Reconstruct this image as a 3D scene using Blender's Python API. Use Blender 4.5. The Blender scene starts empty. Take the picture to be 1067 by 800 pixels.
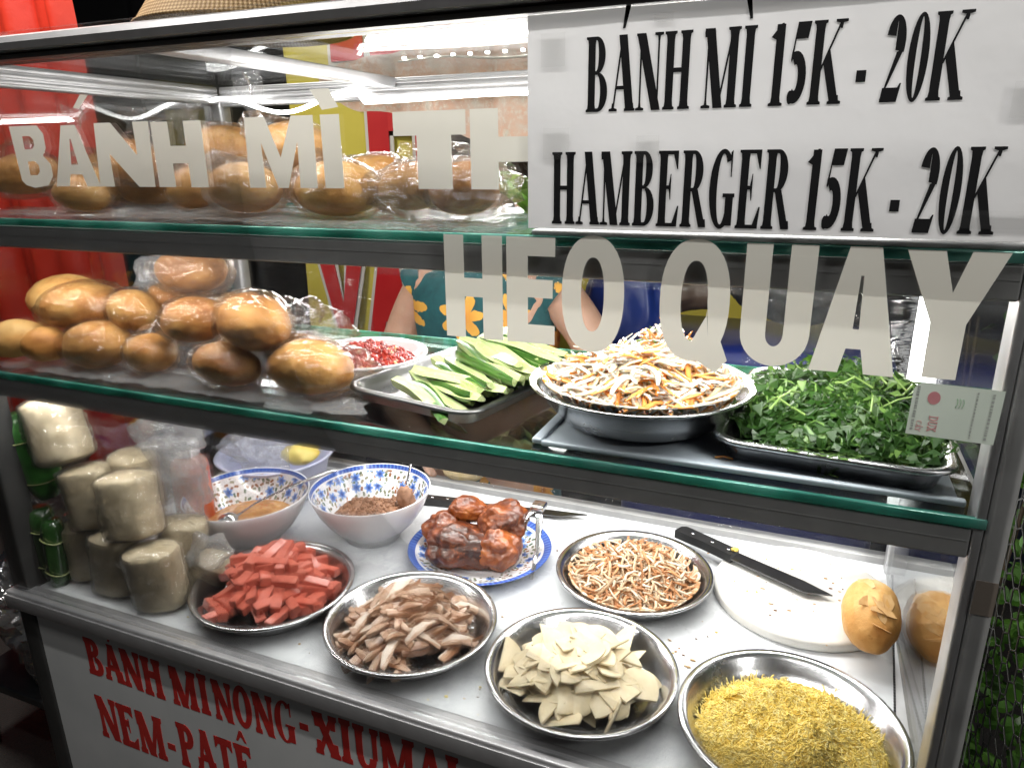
import bpy, bmesh, math, random
from math import sin, cos, pi, radians, sqrt, atan2
from mathutils import Vector, Matrix, Euler, noise
from mathutils.geometry import tessellate_polygon
R_ = random.Random(7)
scene = bpy.context.scene
COL = scene.collection
# ------------------------------------------------------------------ camera, world, light
cam_d = bpy.data.cameras.new('camera'); cam = bpy.data.objects.new('camera', cam_d); COL.objects.link(cam)
scene.camera = cam
cam_d.sensor_fit = 'HORIZONTAL'; cam_d.sensor_width = 36; cam_d.lens = 25.33
cam_d.clip_start = 0.02; cam_d.clip_end = 200
rx = Vector((0.92435939, 0.38139826, -0.00975105)); ry = Vector((0.10567576, -0.28050742, -0.95401689)); rz = Vector((-0.36659563, 0.88082402, -0.29959422))
m = Matrix.Identity(4)
for i in range(3):
    m[i][0] = rx[i]; m[i][1] = -ry[i]; m[i][2] = -rz[i]
m.translation = (1.06780988, -0.59328868, 0.61694203)
cam.matrix_world = m
W = bpy.data.worlds.new('World'); scene.world = W; W.use_nodes = True
wn = W.node_tree; sky = wn.nodes.new('ShaderNodeTexSky'); sky.sky_type = 'NISHITA'; sky.sun_disc = False
sky.sun_elevation = radians(28); sky.sun_rotation = radians(200)
bg = wn.nodes['Background']; bg.inputs['Strength'].default_value = 0.004
wn.links.new(sky.outputs[0], bg.inputs['Color'])
scene.view_settings.view_transform = 'Standard'; scene.view_settings.look = 'None'
scene.view_settings.exposure = 0.35; scene.view_settings.gamma = 1
scene.cycles.max_bounces = 10; scene.cycles.transparent_max_bounces = 24
scene.cycles.caustics_reflective = False; scene.cycles.caustics_refractive = False
scene.cycles.sample_clamp_indirect = 6

LED_COL = (1.0, 0.975, 0.94)
def strip_light(name, loc, length, power, rot, width=.012, label=None):
    d = bpy.data.lights.new(name, 'AREA'); d.shape = 'RECTANGLE'; d.size = length; d.size_y = width
    d.energy = power; d.color = LED_COL
    o = bpy.data.objects.new(name, d); COL.objects.link(o); o.location = loc; o.rotation_euler = rot
    return o
strip_light('led_and_fill_light', (.77, .505, .700), .82, 3.2, (radians(-52), 0, 0))
strip_light('led_and_fill_light', (.60, .030, .712), 1.10, 1.3, (radians(38), 0, 0))
strip_light('led_and_fill_light', (.60, .024, .515), 1.10, 2.4, (radians(30), 0, 0))
strip_light('led_and_fill_light', (.60, .515, .520), 1.10, 4.6, (radians(-68), 0, 0))
strip_light('led_and_fill_light', (.58, .024, .313), 1.05, 2.4, (radians(20), 0, 0))  # added fill strip that brightens the plate fronts, not a tape of the cart
strip_light('led_and_fill_light', (.66, .350, .332), 1.05, 1.7, (radians(-18), 0, 0))
strip_light('led_and_fill_light', (1.219, .500, .29), .44, 3.2, (radians(90), radians(90), radians(35)), .018)
# the awning tube over the customer's side, above the frame of the photograph
strip_light('awning_light', (.72, -.34, 1.24), 1.5, 6.0, (radians(12), 0, 0), .03)
# a neighbouring stall lamp over the banner and curtain behind the cart
nd = bpy.data.lights.new('stall_and_fill_light', 'AREA'); nd.shape = 'DISK'; nd.size = .4; nd.energy = 24; nd.color = (1, .95, .88)
no = bpy.data.objects.new('stall_and_fill_light', nd); COL.objects.link(no); no.location = (-.65, .25, 1.85)
pd = bpy.data.lights.new('stall_and_fill_light', 'AREA'); pd.shape = 'DISK'; pd.size = .3; pd.energy = 16; pd.color = (1, .97, .92)  # unseen lamp added to brighten the shrub at the right
po = bpy.data.objects.new('stall_and_fill_light', pd); COL.objects.link(po); po.location = (2.6, -.7, 1.5)
po.rotation_euler = (Vector((1.5, .3, .0)) - Vector(po.location)).to_track_quat('-Z', 'Y').to_euler()
no.rotation_euler = (Vector((-.6, 1.3, .3)) - Vector(no.location)).to_track_quat('-Z', 'Y').to_euler()

# ------------------------------------------------------------------ material helpers
class G:
    def __init__(s, name):
        s.m = bpy.data.materials.new(name); s.m.use_nodes = True; s.t = s.m.node_tree
        s.b = s.t.nodes['Principled BSDF']; s.out = s.t.nodes['Material Output']
    def n(s, ty, ins=None, **props):
        q = s.t.nodes.new('ShaderNode' + ty)
        for k, v in props.items(): setattr(q, k, v)
        for k, v in (ins or {}).items(): s.set(q.inputs[k], v)
        return q
    def set(s, sock, v):
        if isinstance(v, bpy.types.NodeSocket): s.t.links.new(v, sock)
        elif isinstance(v, (tuple, list)) and len(v) == 3 and sock.type == 'RGBA': sock.default_value = (*v, 1)
        else: sock.default_value = v
    def mth(s, op, a, b=0.0, c=None):
        q = s.n('Math', operation=op); s.set(q.inputs[0], a); s.set(q.inputs[1], b)
        if c is not None: s.set(q.inputs[2], c)
        return q.outputs[0]
    def mix(s, f, a, b, mode='MIX'):
        q = s.n('Mix', data_type='RGBA', blend_type=mode); s.set(q.inputs[0], f); s.set(q.inputs[6], a); s.set(q.inputs[7], b)
        return q.outputs[2]
    def obj(s): return s.n('TexCoord').outputs['Object']
    def rnd(s): return s.n('ObjectInfo').outputs['Random']
    def noise(s, scale, detail=4, rough=.55, vec=None, seed=True, dist=0.0):
        q = s.n('TexNoise', noise_dimensions='4D'); q.inputs['Scale'].default_value = scale; q.inputs['Detail'].default_value = detail
        q.inputs['Roughness'].default_value = rough; q.inputs['Distortion'].default_value = dist
        s.set(q.inputs['Vector'], vec if vec is not None else s.obj())
        if seed: s.set(q.inputs['W'], s.mth('MULTIPLY', s.rnd(), 37.0))
        return q.outputs['Fac']
    def ramp(s, f, stops):
        q = s.n('ValToRGB'); e = q.color_ramp.elements
        while len(e) < len(stops): e.new(.5)
        for el, (p, c) in zip(e, stops): el.position = p; el.color = (*c, 1) if len(c) == 3 else c
        s.set(q.inputs[0], f); return q.outputs[0]
    def step(s, f, a, b):
        q = s.n('MapRange', interpolation_type='SMOOTHSTEP'); s.set(q.inputs[0], f); s.set(q.inputs[1], a); s.set(q.inputs[2], b)
        return q.outputs[0]
    def bump(s, h, strength=.3, dist=.002):
        q = s.n('Bump'); q.inputs['Strength'].default_value = strength; q.inputs['Distance'].default_value = dist
        s.set(q.inputs['Height'], h); return q.outputs[0]
    def p(s, **kw):
        for k, v in kw.items(): s.set(s.b.inputs[k.replace('_', ' ')], v)
        return s

def simple(name, c1, c2=None, scale=60, rough=.5, metal=0, bump=0, bscale=None, bdist=.001, spec=.5, sss=0, coat=0, rvar=0, detail=4):
    g = G(name)
    f = g.noise(scale, detail)
    g.p(Base_Color=g.ramp(f, [(.3, c1), (.7, c2 or c1)]), Metallic=metal, Specular_IOR_Level=spec)
    if rvar: g.p(Roughness=g.mth('MULTIPLY_ADD', g.noise(scale * .6, 5), rvar, rough - rvar / 2))
    else: g.p(Roughness=rough)
    if bump: g.p(Normal=g.bump(g.noise(bscale or scale, 5), bump, bdist))
    if sss: g.p(Subsurface_Weight=sss, Subsurface_Radius=(.01, .005, .003), Subsurface_Scale=.5)
    if coat: g.p(Coat_Weight=coat, Coat_Roughness=.15)
    return g.m

def thin(name, tint=(1, 1, 1), rough=.03, base=.02, fres=1.0, bump=0, bscale=20, bdist=.003, haze=0, hazecol=(.85, .87, .9), stretch=None, smear=0, cap=.95):
    """thin clear sheet: transparent with fresnel gloss and optional milky haze"""
    g = G(name)
    vec = g.obj()
    nrm = None
    if bump:
        v = vec
        if stretch:
            mp = g.n('Mapping', {'Vector': vec}); mp.inputs['Scale'].default_value = stretch; v = mp.outputs[0]
        nrm = g.bump(g.noise(bscale, 3, .6, v), bump, bdist)
    fr = g.n('Fresnel'); fr.inputs['IOR'].default_value = 1.48
    if nrm: g.set(fr.inputs['Normal'], nrm)
    fac = g.mth('ADD', g.mth('MULTIPLY', fr.outputs[0], fres), base); 
    fac = g.mth('MINIMUM', fac, cap)
    tr = g.n('BsdfTransparent'); g.set(tr.inputs[0], tint)
    gl = g.n('BsdfGlossy'); gl.inputs['Roughness'].default_value = rough
    if nrm: g.set(gl.inputs['Normal'], nrm)
    body = tr.outputs[0]
    if haze or smear:
        df = g.n('BsdfDiffuse'); g.set(df.inputs[0], hazecol)
        tl = g.n('BsdfTranslucent'); g.set(tl.inputs[0], hazecol)
        a = g.n('MixShader', {0: .5}); g.set(a.inputs[1], df.outputs[0]); g.set(a.inputs[2], tl.outputs[0])
        b = g.n('MixShader'); hz = haze
        if smear:
            hz = g.mth('MULTIPLY_ADD', g.step(g.noise(9, 6, .7), .5, .8), smear, haze)
        g.set(b.inputs[0], hz); g.set(b.inputs[1], body); g.set(b.inputs[2], a.outputs[0]); body = b.outputs[0]
    mx = g.n('MixShader'); g.set(mx.inputs[0], fac); g.set(mx.inputs[1], body); g.set(mx.inputs[2], gl.outputs[0])
    g.set(g.out.inputs[0], mx.outputs[0])
    return g.m

def backlit(name, c1, c2, scale, amount, rough=.6, bump=.1):
    """paper or vinyl film that lets light through"""
    g = G(name); f = g.noise(scale, 5, .6)
    col = g.ramp(f, [(.3, c1), (.7, c2)])
    nr = g.bump(g.noise(14, 4), bump, .004)
    d = g.n('BsdfDiffuse'); g.set(d.inputs[0], col); g.set(d.inputs['Normal'], nr)
    t = g.n('BsdfTranslucent'); g.set(t.inputs[0], col)
    a = g.n('MixShader', {0: amount}); g.set(a.inputs[1], d.outputs[0]); g.set(a.inputs[2], t.outputs[0])
    gl = g.n('BsdfGlossy'); gl.inputs['Roughness'].default_value = rough * .6
    fr = g.n('Fresnel'); fr.inputs[0].default_value = 1.35
    b = g.n('MixShader'); g.set(b.inputs[0], fr.outputs[0]); g.set(b.inputs[1], a.outputs[0]); g.set(b.inputs[2], gl.outputs[0])
    g.set(g.out.inputs[0], b.outputs[0]); return g.m

def emit(name, col, s):
    g = G(name); e = g.n('Emission'); g.set(e.inputs[0], col); e.inputs[1].default_value = s
    g.set(g.out.inputs[0], e.outputs[0]); return g.m

# ------------------------------------------------------------------ mesh helpers
class MB:
    def __init__(s): s.v = []; s.f = []; s.mi = []
    def add(s, vs, fs, M=None, mi=0):
        o = len(s.v)
        s.v += [tuple(M @ Vector(v)) if M else tuple(v) for v in vs]
        s.f += [tuple(i + o for i in f) for f in fs]; s.mi += [mi] * len(fs); return s
    def box(s, lo, hi, M=None, mi=0):
        x0, y0, z0 = lo; x1, y1, z1 = hi
        return s.add([(x0, y0, z0), (x1, y0, z0), (x1, y1, z0), (x0, y1, z0), (x0, y0, z1), (x1, y0, z1), (x1, y1, z1), (x0, y1, z1)],
                     [(0, 3, 2, 1), (4, 5, 6, 7), (0, 1, 5, 4), (1, 2, 6, 5), (2, 3, 7, 6), (3, 0, 4, 7)], M, mi)
    def bbox(s, lo, hi, bev=.002, seg=2, M=None, mi=0):
        bm = bmesh.new(); bmesh.ops.create_cube(bm, size=1)
        for v in bm.verts:
            v.co = Vector([lo[i] + (v.co[i] + .5) * (hi[i] - lo[i]) for i in range(3)])
        bmesh.ops.bevel(bm, geom=bm.edges[:], offset=bev, segments=seg, affect='EDGES', profile=.5)
        bm.verts.index_update()
        s.add([v.co[:] for v in bm.verts], [[v.index for v in f.verts] for f in bm.faces], M, mi); bm.free(); return s
    def lathe(s, prof, seg=64, M=None, mi=0, sx=1, sy=1):
        vs = []; fs = []; n = len(prof)
        for k in range(seg):
            a = 2 * pi * k / seg
            for r, z in prof: vs.append((r * cos(a) * sx, r * sin(a) * sy, z))
        for k in range(seg):
            k2 = (k + 1) % seg
            for j in range(n - 1):
                fs.append((k * n + j, k2 * n + j, k2 * n + j + 1, k * n + j + 1))
        return s.add(vs, fs, M, mi)
    def tube(s, path, rad, n=6, M=None, mi=0, flat=1.0, cap=True, twist=0):
        P = [Vector(p) for p in path]; rr = rad if isinstance(rad, (list, tuple)) else [rad] * len(P)
        vs = []; fs = []; up = None
        for i, p in enumerate(P):
            t = (P[min(i + 1, len(P) - 1)] - P[max(i - 1, 0)]).normalized()
            if up is None:
                up = Vector((0, 0, 1)) if abs(t.z) < .9 else Vector((1, 0, 0))
            a = t.cross(up).normalized(); b = a.cross(t).normalized(); up = b
            for k in range(n):
                w = 2 * pi * k / n + twist * i
                vs.append(p + a * cos(w) * rr[i] + b * sin(w) * rr[i] * flat)
        for i in range(len(P) - 1):
            for k in range(n):
                k2 = (k + 1) % n
                fs.append((i * n + k, i * n + k2, (i + 1) * n + k2, (i + 1) * n + k))
        if cap:
            fs.append(tuple(range(n))[::-1]); fs.append(tuple((len(P) - 1) * n + k for k in range(n)))
        return s.add(vs, fs, M, mi)
    def prism(s, loops, depth, M=None, mi=0):
        """2D loops (first outer, rest holes) in local XY, extruded along +Z by depth"""
        pts = [p for l in loops for p in l]; n = len(pts)
        tris = tessellate_polygon([[Vector((p[0], p[1], 0)) for p in l] for l in loops])
        vs = [(p[0], p[1], 0) for p in pts] + [(p[0], p[1], depth) for p in pts]
        fs = []
        for a, b, c in tris:
            fs.append((a, b, c)); fs.append((c + n, b + n, a + n))
        o = 0
        for l in loops:
            for i in range(len(l)):
                j = (i + 1) % len(l); fs.append((o + i, o + j, o + j + n, o + i + n))
            o += len(l)
        return s.add(vs, fs, M, mi)
    def blob(s, c, r, fn=None, sub=3, M=None, mi=0):
        bm = bmesh.new(); bmesh.ops.create_icosphere(bm, subdivisions=sub, radius=1)
        bm.verts.index_update()
        vs = []
        for v in bm.verts:
            d = v.co.copy(); k = fn(d) if fn else 1
            vs.append((c[0] + d.x * r[0] * k, c[1] + d.y * r[1] * k, c[2] + d.z * r[2] * k))
        s.add(vs, [[v.index for v in f.verts] for f in bm.faces], M, mi); bm.free(); return s
    def sheet(s, loops, M=None, mi=0):
        pts = [p for l in loops for p in l]; n0 = len(s.v)
        s.add([(p[0], p[1], 0) for p in pts], tessellate_polygon([[Vector((p[0], p[1], 0)) for p in l] for l in loops]), M, mi)
        f = [tuple(x) for x in s.f]
        for i, t in enumerate(f):
            if len(t) == 3 and t[0] >= n0:
                a, b, c = (Vector(s.v[k]) for k in t)
                if (b - a).cross(c - a).y > 0: s.f[i] = (t[0], t[2], t[1])
        return s
    def build(s, name, mats, parent=None, smooth=True, loc=None, rot=None, fix=False, auto=None):
        me = bpy.data.meshes.new(name); me.from_pydata(s.v, [], s.f)
        mats = mats if isinstance(mats, (list, tuple)) else [mats]
        for q in mats: me.materials.append(q)
        if len(mats) > 1: me.polygons.foreach_set('material_index', s.mi)
        if fix:
            bm = bmesh.new(); bm.from_mesh(me); bmesh.ops.recalc_face_normals(bm, faces=bm.faces); bm.to_mesh(me); bm.free()
        if smooth:
            me.polygons.foreach_set('use_smooth', [True] * len(me.polygons))
            if auto is not None: me.set_sharp_from_angle(angle=radians(auto))
        me.update()
        o = bpy.data.objects.new(name, me); COL.objects.link(o)
        if parent: o.parent = parent
        if loc: o.location = loc
        if rot: o.rotation_euler = rot
        return o

def tag(o, label, cat, group=None):
    o['label'] = label; o['category'] = cat
    if group: o['group'] = group
    return o
def thing(name, label, cat, loc=(0, 0, 0), rot=(0, 0, 0), group=None):
    o = bpy.data.objects.new(name, None); COL.objects.link(o); o.empty_display_size = .02
    o.location = loc; o.rotation_euler = rot
    return tag(o, label, cat, group)
def struct(o, stuff=False):
    o['kind'] = 'stuff' if stuff else 'structure'; return o
def copy_tree(o, parent=None):
    c = o.copy(); COL.objects.link(c)
    if parent: c.parent = parent
    for ch in list(o.children): copy_tree(ch, c)
    return c
def xz(y): # local XY -> world XZ, extruding towards the viewer (-Y) from plane y
    return Matrix(((1, 0, 0, 0), (0, 0, -1, y), (0, 1, 0, 0), (0, 0, 0, 1)))
def nz(x, y, z, s=1, k=0): return noise.noise(Vector((x * s + k * 13.7, y * s - k * 5.1, z * s + k * 3.3)))

# ------------------------------------------------------------------ lettering
def arc(cx, cy, rx, ry, a0, a1, n=18):
    return [(cx + rx * cos(radians(a0 + (a1 - a0) * i / n)), cy + ry * sin(radians(a0 + (a1 - a0) * i / n))) for i in range(n + 1)]
def ringseg(cx, cy, rx, ry, T, t, a0, a1, n=20):
    return [arc(cx, cy, rx, ry, a0, a1, n) + arc(cx, cy, rx - T, ry - t, a1, a0, n)]
def serif_glyph(ch, T=.23, t=.045):
    """bold roman capitals; returns (list of polygons each a list of loops, advance); cap height 1"""
    P = []
    def bar(x0, y0, x1, y1, w): P.append([[(x0 - w / 2, y0), (x0 + w / 2, y0), (x1 + w / 2, y1), (x1 - w / 2, y1)]])
    def rect(x0, y0, x1, y1): P.append([[(x0, y0), (x1, y0), (x1, y1), (x0, y1)]])
    def ser(x, top, w, sw=T):
        y, d = (1, -1) if top else (0, 1)
        P.append([[(x - w / 2, y), (x + w / 2, y), (x + w / 2, y + d * t * .7), (x + sw / 2 + .02, y + d * t), (x + sw / 2, y + d * t * 2.4), (x - sw / 2, y + d * t * 2.4), (x - sw / 2 - .02, y + d * t), (x - w / 2, y + d * t * .7)]])
    def stem(x, ws=.46, w=T): bar(x, 0, x, 1, w); ser(x, 1, ws, w); ser(x, 0, ws, w)
    def acute(x): P.append([[(x - .08, 1.08), (x + .02, 1.08), (x + .24, 1.38), (x + .02, 1.38)]])
    def grave(x): P.append([[(x + .08, 1.08), (x - .02, 1.08), (x - .24, 1.38), (x - .02, 1.38)]])
    def circ(x): P.append([[(x - .26, 1.08), (x - .16, 1.08), (x, 1.2), (x + .16, 1.08), (x + .26, 1.08), (x + .06, 1.32), (x - .06, 1.32)]])
    h = t * 1.1; th = max(t * 1.3, .07)
    if ch == 'B':
        stem(.27); rect(.3, 1 - h, .5, 1); rect(.3, .5, .55, .5 + h); rect(.3, 0, .55, h)
        P.extend([ringseg(.48, .755, .36, .245, T * .95, h, -90, 90), ringseg(.53, .265, .41, .265, T, h, -90, 90)]); adv = 1.02
    elif ch in 'AÁẠ':
        bar(.17, 0, .52, 1, th); bar(.86, 0, .53, 1, T * 1.12); rect(.27, .29, .75, .29 + h); ser(.17, 0, .34, th); ser(.86, 0, .44)
        if ch == 'Á': acute(.58)
        if ch == 'Ạ': P.append([arc(.55, -.2, .1, .1, 0, 340)])
        adv = 1.07
    elif ch == 'N':
        bar(.2, 0, .2, 1, th); bar(.9, 0, .9, 1, th); bar(.2, 1, .86, 0, T * 1.2); ser(.2, 0, .34, th); ser(.9, 1, .34, th); ser(.16, 1, .3, th); adv = 1.08
    elif ch == 'H':
        stem(.28); stem(.88); rect(.3, .48, .86, .48 + h * 1.2); adv = 1.15
    elif ch == 'M':
        bar(.2, 0, .2, 1, th); stem(1.14); bar(.24, 1, .66, 0, T * 1.15); bar(.66, 0, 1.1, 1, th); ser(.2, 0, .34, th); ser(.2, 1, .32, T); adv = 1.42
    elif ch in 'IÌÍ':
        stem(.29)
        if ch == 'Ì': grave(.24)
        if ch == 'Í': acute(.3)
        adv = .58
    elif ch == '1':
        bar(.4, 0, .4, .99, T); ser(.4, 0, .5); P.append([[(.08, .84), (.29, .8), (.5, 1), (.42, 1)]]); adv = .74
    elif ch == '5':
        P.append([[(.2, .8), (.62, .8), (.7, 1), (.24, 1)]]); P.append([[(.09, .56), (.15, .54), (.28, 1), (.24, 1)]])
        P.append(ringseg(.28, .34, .38, .32, T * .95, .16, -125, 118)[0:1]); P.append([arc(.16, .1, .1, .085, 0, 340)]); adv = .74
        P.append([[(.09, .56), (.12, .52), (.2, .645), (.12, .66)]])
    elif ch == 'K':
        stem(.27); bar(.4, .42, .98, 1, th); P.append([[(.46, .5), (.66, .66), (1.12, 0), (.82, 0)]]); ser(.96, 0, .46, .26); ser(.96, 1, .4, th); adv = 1.16
    elif ch == '2':
        P.append(ringseg(.35, .7, .31, .3, T, .07, -25, 165)); P.append([[(.42, .58), (.64, .62), (.22, .17), (.05, .04), (.05, .02)]])
        P.append([[(.05, 0), (.6, 0), (.69, .22), (.64, .22), (.58, .17), (.1, .17)]]); adv = .74
    elif ch == '0':
        P.append([arc(.37, .5, .32, .51, 0, 349, 30), arc(.37, .5, .32 - T * .8, .46, 0, 349, 30)]); adv = .74
    elif ch in 'EÊ':
        stem(.27); rect(.3, 1 - h, .86, 1); rect(.3, .5, .6, .5 + h); rect(.3, 0, .9, h)
        P.append([[(.86, 1), (.86, .76), (.82, .76), (.66, 1 - h)]]); P.append([[(.6, .36), (.6, .7), (.57, .7), (.5, .53), (.57, .36)]]); P.append([[(.9, 0), (.95, .28), (.9, .28), (.7, h)]])
        if ch == 'Ê': circ(.5)
        adv = 1.0
    elif ch == 'R':
        stem(.27); rect(.3, 1 - h, .52, 1); rect(.3, .47, .54, .47 + h); P.append(ringseg(.5, .735, .38, .265, T, h, -90, 90)); P.append([[(.44, .5), (.7, .5), (1.08, 0), (.8, 0)]]); ser(.94, 0, .3, .24); adv = 1.1
    elif ch == 'P':
        stem(.27); rect(.3, 1 - h, .52, 1); rect(.3, .44, .54, .44 + h); P.append(ringseg(.5, .72, .4, .28, T, h, -90, 90)); adv = .95
    elif ch == 'D':
        stem(.27); rect(.3, 1 - h, .55, 1); rect(.3, 0, .55, h); P.append(ringseg(.52, .5, .52, .5, T, h, -90, 90)); adv = 1.12
    elif ch in 'YÝ':
        bar(.5, 0, .5, .5, T); bar(.5, .45, .16, 1, T); bar(.5, .45, .9, 1, th); ser(.5, 0, .46); ser(.16, 1, .36); ser(.9, 1, .3, th); adv = 1.02
    elif ch == 'T':
        stem(.5); rect(.08, 1 - h, .92, 1); P.append([[(.06, 1), (.06, .74), (.1, .74), (.24, 1 - h)]]); P.append([[(.94, 1), (.94, .74), (.9, .74), (.76, 1 - h)]]); adv = 1.0
    elif ch == 'G':
        P.append(ringseg(.56, .5, .5, .515, T, .06, 48, 318, 26)); bar(.86, .03, .86, .44, T); P.append([[(.6, .4), (1.06, .4), (1.06, .45), (.6, .45)]]); P.append([[(.82, .97), (.9, 1.0), (.9, .66), (.86, .66)]]); adv = 1.12
    elif ch in 'OÓÒ':
        P.append([arc(.54, .5, .48, .515, 0, 349, 30), arc(.54, .5, .48 - T, .515 - max(.05, t), 0, 349, 30)])
        if ch == 'Ó': acute(.6)
        if ch == 'Ò': grave(.5)
        adv = 1.1
    elif ch == 'X':
        bar(.22, 1, .88, 0, T * 1.2); bar(.2, 0, .86, 1, th); ser(.2, 0, .34, th); ser(.88, 0, .44); ser(.22, 1, .44); ser(.86, 1, .34, th); adv = 1.08
    elif ch in 'UÚ':
        bar(.27, .3, .27, 1, T); ser(.27, 1, .46); bar(.9, .3, .9, 1, th); ser(.9, 1, .34, th)
        P.append(ringseg(.55, .3, .395, .315, T, max(.07, t), 180, 360)); adv = 1.1
        if ch == 'Ú': acute(.6)
    elif ch == 'L':
        stem(.27); rect(.3, 0, .86, h); P.append([[(.86, 0), (.92, .3), (.87, .3), (.66, h)]]); adv = .95
    elif ch == '-': rect(.08, .25, .4, .39); adv = .5
    elif ch == 'C': P.append(ringseg(.56, .5, .5, .515, T, .06, 45, 315, 26)); P.append([[(.82, .97), (.92, 1.0), (.92, .66), (.87, .66)]]); adv = 1.02
    elif ch == ' ': adv = .38
    else: adv = .5
    return P, adv
def text_line(mb, s, x0, x1, z, height, y, T=.23, t=.045, slant=0.0, wob=0, slope=0, depth=.0004, advs=None):
    gl = [serif_glyph(c, T, t) for c in s]; tot = sum(a for _, a in gl); k = (x1 - x0) / tot; x = 0; i = 0
    for ps, a in gl:
        dz = R_.uniform(-wob, wob) * height; hs = height * (1 + R_.uniform(-wob, wob))
        for loops in ps:
            i += 1
            L = [[(x0 + (x + px) * k + slant * py * height, z + dz + py * hs + slope * (x + px) * k) for px, py in l] for l in loops]
            mb.prism(L, depth + .00002 * (i % 9), xz(y))
        x += a
    return mb

# ------------------------------------------------------------------ materials
GR = -0.85
M_alu = simple('brushed_aluminium', (.46, .46, .47), (.56, .56, .57), 35, .40, .65, .08, 220, .0006, rvar=.18)
M_aludark = simple('weathered_aluminium', (.30, .30, .30), (.38, .38, .38), 30, .5, .25, .1, 160, .0006, rvar=.2)
def steel_mat(name, c=(.62, .62, .63), r=.2):
    g = G(name); v = g.n('Mapping', {'Vector': g.obj()}); v.inputs['Scale'].default_value = (6, 6, 60)
    f = g.noise(40, 4, .6, v.outputs[0]); s = g.noise(35, 6, .7)
    g.p(Base_Color=g.ramp(f, [(.3, tuple(x * .85 for x in c)), (.7, c)]), Metallic=1.0, Roughness=g.mth('MULTIPLY_ADD', s, .28, r - .1), Normal=g.bump(f, .05, .0006)); return g.m
M_steel = steel_mat('stainless_steel'); M_steeldark = steel_mat('worn_tray_steel', (.17, .17, .17), .32)
g = G('white_counter_laminate'); sc = g.noise(6, 6, .7); spk = g.noise(190, 2, .5, seed=False)
col = g.ramp(sc, [(.3, (.62, .64, .66)), (.6, (.72, .74, .76)), (.8, (.66, .67, .68))])
col = g.mix(g.mth('MULTIPLY', g.step(spk, .69, .74), .7), col, (.18, .13, .09)); 
g.p(Base_Color=col, Roughness=g.mth('MULTIPLY_ADD', sc, .3, .12)); M_counter = g.m
M_panel = simple('white_painted_panel', (.60, .62, .62), (.72, .73, .73), 7, .4, 0, .06, 30, .001, rvar=.2)
M_redpaint = simple('red_paint', (.50, .02, .018), (.62, .04, .03), 25, .4)
M_glass = thin('clear_shelf_glass', (.95, .985, .975), .02, .0, 1.0, smear=.06, hazecol=(.6, .62, .62))
M_pane = thin('front_pane_glass', (.985, .99, .99), .02, .0, .55, smear=.012, hazecol=(.7, .7, .7))
g = G('green_glass_edge'); f = g.noise(14, 3, .5)  # pale ramp stops paint in LED light gathered along the glass edge
tl = g.n('BsdfTranslucent'); g.set(tl.inputs[0], g.ramp(f, [(.25, (.02, .20, .15)), (.5, (.10, .58, .46)), (.75, (.50, .95, .85))]))
df = g.n('BsdfDiffuse'); g.set(df.inputs[0], g.ramp(f, [(.3, (.04, .27, .21)), (.5, (.14, .52, .43)), (.68, (.42, .84, .75))]))
a = g.n('MixShader', {0: .45}); g.set(a.inputs[1], tl.outputs[0]); g.set(a.inputs[2], df.outputs[0])
gl = g.n('BsdfGlossy'); gl.inputs['Roughness'].default_value = .12; gl.inputs[0].default_value = (.6, 1, .9, 1)
b = g.n('MixShader', {0: .16}); g.set(b.inputs[1], a.outputs[0]); g.set(b.inputs[2], gl.outputs[0]); g.set(g.out.inputs[0], b.outputs[0]); M_edge = g.m
M_vinyl = backlit('cream_vinyl_film', (.76, .74, .66), (.83, .81, .73), 5, .26)
M_paper = backlit('white_paper_sheet', (.70, .70, .71), (.78, .78, .785), 4, .2, .9, .6)
M_tape = thin('clear_packing_tape', (.985, .985, .98), .25, .006, .4, haze=.03)
M_ink = simple('black_ink', (.004, .004, .005), (.008, .008, .009), 40, .7, spec=.2)
M_film = thin('clear_plastic_film', (.985, .985, .985), .04, .008, .9, 1.0, 110, .004, haze=.014, hazecol=(.9, .9, .92), cap=.5)
M_wrap = thin('tight_plastic_wrap', (.99, .99, .99), .05, .004, 1.0, 1.0, 48, .006, haze=.045, hazecol=(.9, .9, .88), cap=.5)
M_milk = thin('milky_plastic_film', (.96, .96, .96), .07, .02, .8, 1.0, 70, .005, haze=.10, hazecol=(.88, .9, .92), cap=.4)
M_white = thin('white_plastic_film', (.96, .96, .97), .08, .025, .8, 1.0, 60, .006, haze=.24, hazecol=(.9, .92, .94), cap=.4)
M_curtain = thin('crinkled_plastic_curtain', (.93, .94, .95), .05, .02, 0.45, .8, 26, .02, haze=.01, stretch=(.35, 1, 2.6))
M_led = emit('led_tape_glow', (1, .98, .95), 14)
M_tube = emit('white_led_tube', (1, .99, .97), 9)
M_black = simple('black_plastic', (.012, .012, .013), (.02, .02, .02), 50, .4)

# ------------------------------------------------------------------ ground and backdrop
mb = MB(); mb.add([(-30, -20, GR), (30, -20, GR), (30, 40, GR), (-30, 40, GR)], [(0, 1, 2, 3)])
g = G('wet_asphalt'); f = g.noise(3, 8, .7); f2 = g.noise(160, 3)
g.p(Base_Color=g.mix(f2, g.ramp(f, [(.3, (.02, .019, .018)), (.7, (.05, .047, .044))]), (.035, .03, .028)), Roughness=.7, Normal=g.bump(f2, .6, .01))
struct(mb.build('ground', g.m, smooth=False))
mb = MB(); mb.box((-9, 3.6, GR), (7, 3.8, 4.0))
for k in range(12): mb.box((-9 + k * 1.35, 3.57, GR), (-8.96 + k * 1.35, 3.6, 4.0))
tag(mb.build('shop_wall', simple('dark_render_wall', (.02, .02, .024), (.035, .034, .038), 2, .8, bump=.2), smooth=False), 'dark shuttered shop wall far behind the food cart', 'wall')

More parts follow.
